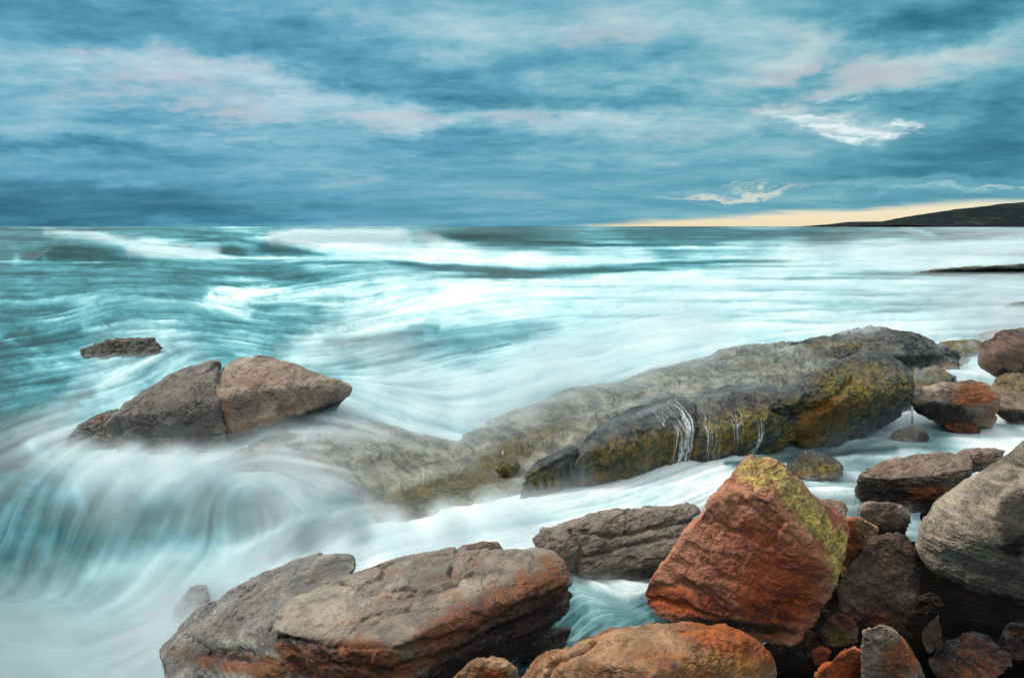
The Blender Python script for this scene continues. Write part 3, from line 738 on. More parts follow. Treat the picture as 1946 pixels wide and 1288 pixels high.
# ------------------------------------------------------------------ ground under everything
def ground():
    n = 260
    xs = np.concatenate([-np.geomspace(400, 4, 60)[:-1], np.linspace(-4, 8, 140), np.geomspace(8, 400, 61)[1:]])
    ys = np.concatenate([np.linspace(-14, 14, 170), np.geomspace(14, 900, 70)[1:]])
    X, Y = np.meshgrid(xs, ys)
    P = np.stack([X.ravel(), Y.ravel(), 0 * X.ravel()], 1)
    z = -0.55 - 0.9 * smooth(0, -6, X) - 0.02 * np.maximum(Y - 14, 0)
    near = smooth(4.55, 4.25, Y - 0.6 * np.maximum(X - .85, 0)) * smooth(-1.0, 0.0, X)
    z = z + 0.30 * near + 0.12 * fbm(P * 1.7, 4).reshape(X.shape) + 0.03 * fbm(P * 8, 3).reshape(X.shape)
    rise = smooth(11.5, 16, X) * smooth(30, 10, Y)
    z = z + 1.5 * rise
    z = np.maximum(z, -9)
    V = np.stack([X, Y, z], -1).reshape(-1, 3)
    at = {k: np.zeros(len(V)) for k in ('rust', 'moss', 'dark')}; at['wet'] = np.zeros(len(V))
    m = rock_mat('ground_shade_black', (.002, .0018, .0016), (.007, .006, .005), rough=.8)  # near-black colour stands in for the shade between the boulders
    m.node_tree.nodes['Principled BSDF'].inputs['Specular IOR Level'].default_value = .03
    o = mesh_np('ground', V, grid_faces(*X.shape), m, attrs=at)
    o['kind'] = 'structure'


ground()

# ------------------------------------------------------------------ headland
def headland(name, prof, Y0, depth, mat, seed):
    """a ridge running along +X at distance Y0; prof: (photo x, photo y) of its skyline"""
    n = 260; m = 60
    pr = np.array(prof, float)
    xs = np.linspace(pr[0, 0], pr[-1, 0], n)
    top = np.interp(xs, pr[:, 0], pr[:, 1])
    a = np.array([D(x, y, Y0) for x, y in zip(xs, top)])
    H = np.maximum(a[:, 2], 0)
    t = np.linspace(-1, 1, m)
    shape = np.clip(1 - np.abs(t) ** 2.2, 0, 1)
    X = np.repeat(a[:, 0][None], m, 0); Yy = Y0 + t[:, None] * depth * np.ones(n)[None]
    P = np.stack([X.ravel(), Yy.ravel(), 0 * X.ravel()], 1)
    nz = fbm(P / (depth * .35) + seed, 5, 0.6).reshape(m, n)
    Z = H[None] * shape[:, None] * (1 + 0.25 * nz * np.abs(t)[:, None] ** .5) + nz * H.max() * .02 - 3 + 3 * shape[:, None]
    V = np.stack([X, Yy, Z], -1).reshape(-1, 3)
    o = mesh_np(name, V, grid_faces(m, n)[:, ::-1], mat)
    o['kind'] = 'structure'


def scrub_mat():
    m = bpy.data.materials.new('scrub_covered_hill'); m.use_nodes = True
    T = NT(m.node_tree); bs = T.n['Principled BSDF']
    co = T.new('ShaderNodeTexCoord').outputs['Object']
    n = T.noise(co, 0.02, 8, 0.7)
    T.put(bs.inputs['Base Color'], T.ramp(n, [(0.38, (.002, .006, .007)), (0.55, (.005, .010, .010)), (0.7, (.055, .055, .036))]))
    bs.inputs['Roughness'].default_value = .9; bs.inputs['Specular IOR Level'].default_value = .1
    return m


sm = scrub_mat()
headland('headland', [(1690, 428), (1720, 421), (1760, 411), (1800, 402), (1850, 395), (1900, 390), (1946, 384), (2050, 372), (2300, 352), (2900, 340)], 2600, 420, sm, 3)
headland('headland', [(1560, 429), (1600, 425), (1625, 421.5), (1680, 421), (1760, 421), (1900, 420)], 5200, 500, sm, 9)

# ================================================================= the sea
X0, X1, Y0_, Y1_ = -330.0, 2280.0, 430.8, 1440.0
MS = 1.5                                    # pitch of the map, photo pixels
mw, mh = int((X1 - X0) / MS), int((Y1_ - 425.0) / MS)
gx = X0 + np.arange(mw) * MS; gy = 425.0 + np.arange(mh) * MS
cs_ = 4
cgx, cgy = np.meshgrid(gx[::cs_], gy[::cs_])


def upsample(c):
    """coarse map -> full map, bilinear"""
    yy = np.clip(np.arange(mh) / cs_, 0, c.shape[0] - 1.001); xx = np.clip(np.arange(mw) / cs_, 0, c.shape[1] - 1.001)
    yi = yy.astype(int); xi = xx.astype(int); fy = (yy - yi)[:, None]; fx = (xx - xi)[None]
    a = c[yi][:, xi]; b = c[yi][:, xi + 1]; d = c[yi + 1][:, xi]; e = c[yi + 1][:, xi + 1]
    return (a * (1 - fx) + b * fx) * (1 - fy) + (d * (1 - fx) + e * fx) * fy


def shepard(pts, ax=1.0, p=2.2, gxx=None, gyy=None):
    gxx = cgx if gxx is None else gxx; gyy = cgy if gyy is None else gyy
    num = 0; den = 0
    for q in pts:
        x, y, v = q[:3]
        r = q[3] if len(q) > 3 else 1.0
        s = ax * (0.35 + 0.65 * smooth(430, 900, np.array(float(y))))     # wider than tall towards the horizon
        d2 = ((gxx - x) * s) ** 2 + (gyy - y) ** 2 + 60
        w = (r / d2) ** p * 1e6
        num = num + w * v; den = den + w
    return num / den


def sdist(pl, X, Y):
    dm = np.full(X.shape, 1e9)
    for (x0, y0), (x1, y1) in zip(pl[:-1], pl[1:]):
        ex, ey = x1 - x0, y1 - y0
        t = np.clip(((X - x0) * ex + (Y - y0) * ey) / (ex * ex + ey * ey + 1e-9), 0, 1)
        dm = np.minimum(dm, np.hypot(X - x0 - t * ex, Y - y0 - t * ey))
    return dm


# direction of the flow (degrees, x to the right, y down)
FLOW = [(0, 440, 0), (900, 440, 0), (1900, 440, 0), (0, 560, 2), (400, 545, 4), (900, 520, 3), (1500, 520, 1), (1900, 560, 0),
        (60, 620, -8), (180, 620, -14), (60, 700, -10), (130, 760, -16), (330, 600, -8), (420, 570, 12), (470, 600, 10), (600, 590, 3), (560, 560, -10),
        (700, 640, -8), (850, 610, -8), (1050, 610, -5), (1300, 600, -3), (1600, 600, -2), (1850, 620, -3),
        (750, 700, -12), (700, 770, 25), (760, 790, 35), (850, 810, 20), (900, 750, -20), (1000, 720, -24), (1050, 770, -12), (1150, 700, -14), (1000, 660, -8), (1250, 720, -20), (1400, 700, -18),
        (300, 690, -24), (60, 830, -18), (-150, 830, -20), (-150, 920, 150), (-150, 1000, 115), (-150, 1100, 110), (60, 900, 148), (180, 905, 150), (320, 900, 158), (450, 900, 165), (120, 935, 125), (260, 935, 128), (400, 935, 125), (600, 880, 8), (700, 880, 5), (600, 850, -5),
        (80, 970, 100), (200, 980, 105), (320, 980, 110), (420, 960, 95), (500, 960, 55), (600, 940, 38), (650, 920, 25), (80, 1060, 110), (200, 1080, 120), (330, 1060, 135),
        (450, 1040, 75), (560, 1010, -55), (640, 980, -40), (580, 1060, -30), (480, 1060, -40), (400, 1120, -50), (200, 1180, 160), (60, 1200, 10), (300, 1240, 150),
        (800, 1010, -12), (1000, 960, -12), (1200, 925, -15), (1350, 900, -25), (900, 1000, -10), (700, 1050, -20), (1550, 840, -8), (1700, 800, 8), (1850, 810, 12), (1650, 870, 0), (1600, 930, 5),
        (1160, 1130, 30), (1100, 1190, -45), (1200, 1180, -30)]
def soft(a, n=4, r=2):
    for _ in range(n):
        p = np.pad(a, r, mode='edge')
        a = sum(p[r:-r, r + k:p.shape[1] - r + k] for k in range(-r, r + 1)) / (2 * r + 1)
        p = np.pad(a, r, mode='edge')
        a = sum(p[r + k:p.shape[0] - r + k, r:-r] for k in range(-r, r + 1)) / (2 * r + 1)
    return a


c2 = shepard([(x, y, math.cos(math.radians(2 * a))) for x, y, a in FLOW])
s2 = shepard([(x, y, math.sin(math.radians(2 * a))) for x, y, a in FLOW])
P_ = np.stack([cgx.ravel() / 210, cgy.ravel() / 100, 0 * cgx.ravel()], 1)
curl = fbm(P_, 3, .5).reshape(cgx.shape) * 0.34 * smooth(470, 600, cgy)
wl = smooth(560, 700, cgy)
c2 = c2 + (soft(c2, 5, 3) - c2) * wl; s2 = s2 + (soft(s2, 5, 3) - s2) * wl
ang = 0.5 * np.arctan2(s2, c2) + curl
# turn every vector to one side so that the upsampling never mixes opposite senses
cdx, sdx = upsample(np.cos(2 * ang)), upsample(np.sin(2 * ang))
ang = 0.5 * np.arctan2(sdx, cdx)
fxv, fyv = np.cos(ang), np.sin(ang)


def bil(m, x, y):
    x = np.clip(x, 0, mw - 1.001); y = np.clip(y, 0, mh - 1.001)
    xi = x.astype(np.int32); yi = y.astype(np.int32); fx = x - xi; fy = y - yi
    return (m[yi, xi] * (1 - fx) + m[yi, xi + 1] * fx) * (1 - fy) + (m[yi + 1, xi] * (1 - fx) + m[yi + 1, xi + 1] * fx) * fy


rsn = np.random.RandomState(5)


def blobs(k):
    hh, ww = mh // k + 3, mw // k + 3
    n = rsn.rand(hh, ww).astype(np.float32)
    yy = np.arange(mh) / k; xx = np.arange(mw) / k
    yi = yy.astype(int); xi = xx.astype(int); fy = (yy - yi)[:, None]; fx = (xx - xi)[None]
    fy = fy * fy * (3 - 2 * fy); fx = fx * fx * (3 - 2 * fx)
    a = n[yi][:, xi]; b = n[yi][:, xi + 1]; d = n[yi + 1][:, xi]; e = n[yi + 1][:, xi + 1]
    return ((a * (1 - fx) + b * fx) * (1 - fy) + (d * (1 - fx) + e * fx) * fy)


def lic(src, L, step=1.0):
    XX, YY = np.meshgrid(np.arange(mw, dtype=np.float32), np.arange(mh, dtype=np.float32))
    acc = src.copy(); cnt = 1
    for sg in (1, -1):
        x, y = XX.copy(), YY.copy(); vx, vy = fxv * sg, fyv * sg
        for k in range(L):
            x = np.clip(x + vx * step, 0, mw - 1.001); y = np.clip(y + vy * step, 0, mh - 1.001)
            xi = (x + .5).astype(np.int32).clip(0, mw - 1); yi = (y + .5).astype(np.int32).clip(0, mh - 1)
            acc = acc + bil(src, x, y); cnt += 1
            nx, ny = fxv[yi, xi], fyv[yi, xi]
            sgn = np.where(nx * vx + ny * vy < 0, -1.0, 1.0)
            vx, vy = nx * sgn, ny * sgn
    r = acc / cnt
    return (r - r.mean()) / r.std()


src1 = blobs(1).astype(np.float32); src2 = blobs(3); src3 = blobs(9)
L1 = lic(src1, 18); L2 = lic(src2, 26, 1.6); L3 = lic(src3, 26, 3.0)
nearf = smooth(470, 800, gy)[:, None]
LIC = L1 * (0.50 - 0.22 * nearf) + L2 * 0.55 + L3 * (0.25 + 0.45 * nearf)
softm = upsample(shepard([(0, 440, 0), (900, 440, 0), (1900, 440, 0), (300, 600, 0), (900, 650, 0), (250, 1000, 1), (60, 1000, 1), (450, 1000, 1), (200, 1200, 1), (400, 1150, 1), (250, 870, .6), (800, 1000, .4), (700, 850, .3), (1200, 900, .2), (1600, 850, .1), (300, 700, .1), (620, 960, .6)]))
LIC = LIC * (1 - softm) + softm * (L3 * .62 + L2 * .22 + L1 * .05)
LIC = np.clip(LIC, -3, 3)

# how white the water is: 0 clear teal .. 1 solid foam
FOAM = [(-200, 440, .22), (100, 445, .26), (330, 445, .40), (480, 448, .5), (950, 442, .20), (1300, 445, .18), (1600, 448, .24), (1800, 445, .22), (2100, 445, .2),
        (30, 500, .38), (300, 505, .36), (450, 500, .30), (200, 530, .34), (60, 560, .44), (350, 540, .34), (550, 525, .36), (650, 515, .5), (-200, 560, .4),
        (1000, 465, .30), (1250, 462, .30), (1450, 468, .66), (1650, 470, .82), (1850, 478, .92), (2100, 480, .9),
        (700, 495, .90), (850, 490, .92), (1000, 488, .85), (1200, 482, .85), (1350, 500, .75), (1500, 495, .80), (1700, 500, .9),
        (700, 535, .78), (900, 545, .92), (1100, 540, .95), (1300, 530, .92), (1500, 530, .92), (1700, 540, .88), (1900, 540, .75), (2100, 540, .7),
        (500, 545, .66), (430, 570, .78), (560, 560, .80), (540, 590, .42), (470, 610, .55), (600, 600, .62), (330, 580, .48), (200, 590, .48), (60, 600, .30), (20, 650, .18), (-200, 640, .2),
        (750, 580, .82), (950, 580, .90), (1200, 575, .93), (1400, 580, .9), (1600, 585, .80), (1800, 590, .7), (1900, 610, .72), (2100, 600, .6),
        (700, 612, .80), (900, 610, .74), (1100, 600, .80), (1300, 610, .88), (1500, 620, .86), (1750, 612, .84),
        (200, 625, .55), (90, 640, .34), (330, 640, .62), (450, 640, .55), (60, 690, .42), (20, 730, .14), (100, 740, .24), (150, 700, .55), (-200, 740, .15),
        (230, 700, .66), (300, 690, .62), (400, 665, .50), (520, 655, .48), (580, 680, .70), (680, 670, .50), (780, 660, .44), (900, 645, .44), (1020, 640, .52), (1130, 640, .76),
        (230, 745, .80), (170, 770, .62), (60, 790, .16), (20, 830, .10), (90, 850, .3), (-200, 850, .15),
        (700, 720, .78), (820, 700, .70), (950, 690, .76), (1100, 680, .84), (1250, 670, .90), (1350, 650, .88), (1450, 640, .80),
        (700, 770, .84), (800, 760, .74), (900, 750, .80), (1000, 730, .84), (1100, 730, .80), (800, 810, .86), (900, 810, .80), (1000, 790, .8), (1200, 720, .76),
        (180, 870, .90), (300, 900, .96), (450, 880, .95), (570, 890, .90), (650, 890, .62), (560, 925, .62), (100, 920, .5), (20, 900, .22), (700, 910, .6),
        (20, 980, .24), (120, 990, .19), (200, 1000, .17), (300, 985, .24), (400, 970, .25), (500, 975, .26), (600, 960, .36), (640, 1000, .45), (460, 1030, .4),
        (60, 1070, .30), (180, 1090, .36), (300, 1090, .52), (400, 1080, .68), (540, 1050, .62), (540, 1010, .40), (600, 1030, .42), (640, 1055, .88), (-200, 1000, .4),
        (100, 1160, .50), (250, 1160, .60), (400, 1150, .66), (450, 1120, .80), (100, 1230, .52), (250, 1240, .50), (50, 1290, .42), (280, 1290, .42), (-200, 1250, .55),
        (760, 1020, .97), (900, 1000, .97), (1050, 990, .95), (1000, 960, .96), (1150, 935, .95), (1300, 920, .92), (1370, 890, .90), (1390, 930, .8), (760, 1050, .98),
        (1560, 870, .40), (1480, 855, .62), (1640, 855, .50), (1500, 900, .4), (1600, 920, .62), (1580, 945, .66), (1620, 950, .62), (1650, 820, .90), (1700, 792, .95), (1780, 840, .62), (1860, 815, .95), (1930, 830, .95), (1620, 820, .85), (1780, 700, .8), (1850, 700, .8),
        (1140, 1110, .86), (1190, 1125, .84), (1160, 1160, .45), (1200, 1185, .22), (1090, 1190, .45), (1130, 1200, .30), (1040, 1210, .2)]
F0 = shepard(FOAM)
F0 = F0 + (soft(F0, 3, 2) - F0) * smooth(560, 700, cgy)
F0 = upsample(F0)
GX, GY = np.meshgrid(gx, gy)
P2 = np.stack([cgx.ravel() / 60, cgy.ravel() / 22, 0 * cgx.ravel() + 9], 1)
warp = upsample(fbm(P2, 4, .6).reshape(cgx.shape))


def stroke(pl, w, amt, soft=1.0, op='add', wx=6):
    """broad mark along a line, edges broken by the warp"""
    global F0
    ys = [q[1] for q in pl]; xs = [q[0] for q in pl]
    j0 = max(0, int((min(ys) - 3 * w - 425) / MS)); j1 = min(mh, int((max(ys) + 3 * w - 425) / MS) + 1)
    i0 = max(0, int((min(xs) - 3 * w - X0) / MS)); i1 = min(mw, int((max(xs) + 3 * w - X0) / MS) + 1)
    if j1 <= j0 or i1 <= i0: return
    d = sdist(pl, GX[j0:j1, i0:i1] + 0, GY[j0:j1, i0:i1] + warp[j0:j1, i0:i1] * wx)
    g = np.exp(-(d / w) ** 2 * soft)
    if op == 'add': F0[j0:j1, i0:i1] += amt * g
    else: F0[j0:j1, i0:i1] += (amt - F0[j0:j1, i0:i1]) * g


st = lambda *a, **k: stroke(*a, op='to', **k)
# far breakers
def ell(x, y, sx, sy, val, rot=0.0, k=1.0, wp=.5):
    """soft oval mark, its rim broken by the warp"""
    global F0
    m = max(sx, sy) * 2.2 + 4; my = max(sy, abs(math.sin(math.radians(rot))) * sx) * 2.2 + 6
    j0, j1 = max(0, int((y - my - 425) / MS)), min(mh, int((y + my - 425) / MS) + 1)
    i0, i1 = max(0, int((x - m - X0) / MS)), min(mw, int((x + m - X0) / MS) + 1)
    if j1 <= j0 or i1 <= i0: return
    c, s_ = math.cos(math.radians(rot)), math.sin(math.radians(rot))
    dx = GX[j0:j1, i0:i1] - x + warp[j0:j1, i0:i1] * sx * wp * .6; dy = GY[j0:j1, i0:i1] - y + warp[j0:j1, i0:i1] * sy * wp * 1.6 + LIC[j0:j1, i0:i1] * sy * .18
    g = k * np.exp(-((dx * c + dy * s_) / sx) ** 2 - ((-dx * s_ + dy * c) / sy) ** 2)
    g = np.clip(g * 1.35, 0, 1)
    F0[j0:j1, i0:i1] += (val - F0[j0:j1, i0:i1]) * g


for e in [(-60, 490, 160, 14, .22), (100, 494, 110, 13, .20, 0), (120, 482, 95, 9, .06, -2), (60, 482, 45, 5, .07, -14), (130, 472, 50, 5, .03, -6), (200, 486, 60, 6, .07, 14), (190, 500, 70, 5, .10, 2), (30, 494, 9, 13, .50, 12), (84, 495, 6, 9, .42, 12), (80, 500, 60, 4, .38, 0),
          (140, 448, 70, 9, .55, 10, .8), (230, 460, 70, 8, .75, 18), (330, 472, 90, 12, .95, 6), (350, 484, 90, 8, .92, 0), (400, 470, 50, 12, .66, 0), (500, 476, 60, 9, .42, 10), (400, 457, 60, 2.8, .16, -4), (470, 459, 50, 3.2, .10, 12), (540, 470, 50, 4, .07, 14), (605, 484, 40, 3.5, .08, 12), (446, 478, 24, 8.5, .0, 10, 1.3, .1), (445, 479, 18, 6, .0, 10, 1, .05), (550, 481, 52, 6, .04, 3, 1.2), (540, 490, 120, 2.2, .9),
          (600, 456, 110, 12, .95, 2), (690, 460, 100, 18, 1.0, 0), (640, 470, 90, 9, .95, 8), (760, 462, 60, 15, .80, 0, .9), (805, 460, 26, 9, .42, 0, .8),
          (900, 450, 80, 6.5, .03, 3), (960, 457, 60, 4, .14, 2), (845, 465, 40, 2.2, .95, 0), (820, 446, 30, 5, .3), (1050, 461, 60, 2.5, .03, 0), (1150, 466, 120, 2.5, .10), (1300, 455, 160, 2.5, .12),
          (820, 492, 260, 6, .92, 1), (1080, 492, 200, 6, .88, 1), (600, 494, 130, 3.5, .85, -2), (700, 512, 110, 14, .66, 4, .8),
          (900, 513, 130, 7, .07, 3), (810, 506, 60, 4, .14, 6), (1000, 520, 80, 5, .10, 0), (950, 526, 100, 4, .16), (1110, 513, 90, 5, .18, -3), (1200, 511, 60, 3, .28),
          (1270, 501, 110, 3.5, .34, -2), (1420, 497, 70, 3, .20, 0), (1350, 506, 160, 2, .45), (1000, 536, 260, 4, .92),
          (330, 503, 130, 4, .18, 2), (470, 520, 120, 6, .16, 0), (560, 530, 70, 5, .20, 0), (230, 505, 60, 2.2, .10), (165, 499, 46, 1.8, .75), (400, 540, 160, 4, .22), (640, 500, 80, 3, .3), (100, 520, 140, 4, .2), (300, 560, 120, 4, .28),
          (1850, 515, 150, 4, .10, -2), (1720, 520, 90, 3, .25), (1640, 529, 160, 3, .40), (1940, 485, 30, 3, .3), (1850, 474, 140, 8, .90, -3), (2000, 470, 120, 8, .85), (1500, 447, 260, 5, .17), (1850, 446, 240, 5, .16), (1300, 440, 200, 4, .15), (1650, 466, 130, 7, .62, -2), (1755, 442, 34, 4, .55, 16), (1840, 433, 70, 1.3, .8), (1350, 471, 150, 3, .85),
          (1250, 545, 300, 3, .70), (1500, 552, 240, 3, .6), (1400, 572, 200, 2.5, .62), (1700, 560, 160, 3, .45), (1100, 566, 150, 2.5, .7), (1650, 590, 220, 4, .5), (1250, 600, 200, 3, .62), (1500, 612, 160, 3, .6), (1800, 580, 150, 5, .4), (1850, 545, 120, 3, .45),
          (442, 432, 30, 1.3, .9), (120, 437, 120, 1.5, .12), (700, 434, 200, 1.2, .35)]:
    ell(*e)
# mid
st([(420, 575), (480, 556), (640, 552), (760, 545)], 9, .88); st([(400, 560), (430, 590), (470, 600)], 6, .85); st([(500, 585), (560, 596), (600, 592)], 14, .42)
st([(480, 576), (560, 572), (650, 580)], 4, .8); st([(560, 545), (640, 530), (700, 520)], 8, .7)
st([(620, 652), (700, 646), (760, 636), (800, 630)], 6, .10); st([(600, 634), (680, 622), (740, 615), (800, 612)], 6, .95); st([(780, 625), (830, 622)], 7, .24)
st([(640, 662), (780, 652), (1000, 640)], 6, .34); st([(900, 668), (970, 655)], 1.5, .2)
st([(0, 610), (60, 625), (70, 650)], 12, .14); st([(0, 650), (50, 690)], 8, .16); st([(0, 640), (60, 660), (120, 690)], 5, .5); st([(160, 620), (260, 632), (330, 628)], 7, .72)
st([(0, 700), (80, 720), (180, 690)], 6, .35); st([(0, 760), (120, 770), (170, 745)], 12, .15); st([(0, 830), (90, 810)], 14, .08); st([(0, 890), (40, 888)], 7, .02)
st([(200, 740), (280, 715), (350, 690)], 16, .84); st([(230, 690), (330, 670), (420, 668)], 6, .42)
st([(330, 662), (420, 668), (520, 664)], 6, .40); st([(560, 680), (640, 700), (700, 740)], 14, .86)
st([(130, 870), (260, 885), (420, 872), (520, 880)], 18, .94); st([(60, 850), (140, 900), (160, 960)], 14, .72); st([(190, 950), (150, 1040)], 30, .20); st([(60, 960), (50, 1040)], 20, .3)
st([(250, 940), (225, 1010)], 12, .24); st([(320, 950), (300, 1020)], 16, .40); st([(400, 950), (370, 1010)], 18, .26); st([(500, 940), (560, 990)], 14, .26)
st([(420, 1060), (500, 1020), (560, 985), (640, 975)], 12, .80); st([(520, 1055), (570, 1025), (640, 1010), (690, 1012)], 13, .20)
st([(440, 1110), (560, 1068), (660, 1048), (740, 1045)], 11, .97); st([(180, 1090), (330, 1060), (420, 1060)], 24, .62)
st([(1400, 870), (1500, 845), (1530, 838)], 7, .95); st([(1440, 880), (1500, 876), (1600, 862), (1700, 852)], 7, .22); st([(1380, 880), (1420, 878)], 4, .25)
F0 = F0 + (.46 - F0) * .22 * (smooth(900, 500, GX) * smooth(560, 600, GY) * smooth(840, 760, GY))
F0 = np.clip(F0, 0, 1.05)

# how strongly the streaks show
SAMP = [(900, 440, .05), (300, 520, .10), (900, 520, .08), (1500, 520, .07), (100, 620, .14), (500, 600, .14), (1000, 600, .08), (1600, 600, .10), (800, 720, .11), (1000, 760, .09), (100, 760, .13),
        (300, 880, .09), (200, 980, .075), (400, 980, .06), (600, 960, .09), (200, 1100, .06), (60, 1000, .07), (300, 1060, .06), (100, 1230, .03), (350, 1200, .03), (600, 1030, .07), (800, 1010, .06), (1200, 930, .08), (1600, 870, .11), (1800, 820, .07), (1160, 1140, .12)]
SA = upsample(shepard(SAMP))
soft_tex = upsample(fbm(np.stack([cgx.ravel() / 130, cgy.ravel() / 60, 0 * cgx.ravel() + 4], 1), 4, .55).reshape(cgx.shape))
TB = upsample(shepard([(0, 440, .2), (900, 440, .3), (1700, 440, .3), (100, 620, 1), (400, 600, .8), (300, 520, .7), (900, 520, .8), (1000, 600, .5), (1600, 560, .5), (100, 760, 1), (800, 720, .5), (1300, 640, .3),
                      (300, 960, .1), (200, 1150, .05), (600, 1000, .15), (900, 1000, .35), (1200, 930, .5), (1600, 870, .5), (1160, 1130, .5)]))
qx, qy = GX / 46, (GY - 425) ** .8 / 5.5
turb = fbm(np.stack([(qx + .8 * upsample(fbm(P2 * 1.3 + 3, 3).reshape(cgx.shape))).ravel(), (qy + 1.2 * warp).ravel(), np.zeros(GX.size)], 1), 5, .62).reshape(GX.shape)
rid = np.clip(1 - np.abs(turb) * 5, 0, 1) ** 1.5
FM = F0 + LIC * SA * 1.12 + soft_tex * 0.20 + TB * (turb * .22 + (rid - .3) * .06)
# body colour: 1 deep teal (left), 0 grey (over stone, at the right)
TEAL = upsample(shepard([(0, 440, .55), (900, 440, .55), (1700, 440, .45), (60, 500, 1), (500, 480, 1), (900, 515, .85), (1200, 520, .9), (1700, 560, .75), (60, 620, 1), (400, 600, .9), (800, 620, .9), (1200, 600, 1), (1600, 600, .85),
                        (700, 660, .6), (60, 760, .9), (800, 750, .75), (1100, 720, .7), (1300, 660, .75), (200, 980, .9), (400, 980, .75), (600, 950, .3), (560, 1020, .05), (200, 1100, .5), (300, 1200, .1), (100, 1250, .15),
                        (600, 890, .2), (900, 1000, .3), (1500, 870, .0), (1600, 900, .0), (1700, 820, .1), (1160, 1150, .35), (1850, 650, .2), (60, 880, .7)]))

# ---- height of the water, from points given as photo pixel + level
HP = [(-200, 600, 0), (0, 600, 0), (300, 600, .05), (700, 590, .1), (1200, 570, .1), (1800, 560, .05), (60, 700, 0), (60, 800, 0), (60, 870, .02), (-200, 800, 0),
      (300, 700, .08), (150, 760, .1), (250, 880, .14), (120, 890, .08), (400, 890, .18), (500, 880, .17), (620, 880, .14), (560, 800, .25),
      (720, 660, .3), (900, 640, .35), (720, 750, .28), (820, 790, .26), (950, 770, .36), (1100, 735, .44), (1250, 690, .50), (1400, 655, .55), (1550, 628, .60), (1150, 660, .45), (1000, 700, .42), (1350, 620, .4), (1600, 600, .25), (1800, 605, .2),
      (1150, 795, .30), (1250, 765, .36), (1350, 735, .42), (1450, 700, .5), (1650, 660, .5), (1780, 690, .35), (1850, 700, .3),
      (620, 920, .05), (500, 930, .05), (300, 940, .03), (100, 945, -.02), (650, 950, -.02), (700, 1000, -.20), (780, 1020, -.12), (900, 985, -.06), (1050, 975, 0), (1200, 930, 0), (1400, 890, 0), (1000, 1010, 0), (850, 1030, -.03),
      (560, 1000, -.10), (600, 1010, -.12), (520, 1055, -.32), (620, 1060, -.26), (700, 1045, -.18), (450, 1000, -.14), (300, 1010, -.16), (150, 1010, -.17), (20, 1010, -.17), (-200, 1000, -.2),
      (400, 1100, -.34), (200, 1100, -.34), (0, 1100, -.34), (300, 1250, -.42), (0, 1280, -.42), (450, 1200, -.42), (-200, 1300, -.42),
      (1500, 860, 0), (1650, 820, .03), (1850, 820, .03), (1600, 930, 0), (1800, 760, .1), (1150, 1120, 0), (1150, 1180, 0), (1060, 1210, -.03), (900, 1250, -.4), (1600, 1150, -.9), (1900, 1200, -.9), (1370, 1200, -.5), (1300, 1300, -.6), (1080, 1110, 0), (1200, 1105, 0), (1215, 1170, 0), (1140, 1150, 0), (1070, 1180, 0), (1110, 1225, -.02), (1190, 1210, -.02), (1700, 1080, -.7), (1900, 1050, -.8), (1650, 1010, -.25), (1450, 1200, -.9), (1100, 1280, -.2), (1550, 1050, -.4)]
HPW = np.array([Q(*q) for q in HP])


def height(X, Y):
    num = 0; den = 0
    for hx, hy, hz in HPW:
        sc_ = 0.25 + 0.05 * hy
        w = 1.0 / (((X - hx) ** 2 + (Y - hy) ** 2) / sc_ ** 2 + .07) ** 2.2
        num = num + w * hz; den = den + w
    far = smooth(26, 34, Y)
    h = num / den * (1 - far)
    return h


def wave(X, Y, pl, hgt, front, backw, taper=None):
    """a swell: pl is its crest (world x, y); steep on the shore side"""
    pl = np.array(pl, float)
    cy = np.interp(X, pl[:, 0], pl[:, 1])
    hh = np.interp(X, pl[:, 0], hgt)
    d = Y - cy
    return hh * np.where(d < 0, np.exp(-np.abs(d / front) ** 2.2), np.exp(-(np.abs(d) / backw) ** 1.6))


def WX(x, y, d): return float(D(x, y, d)[0])


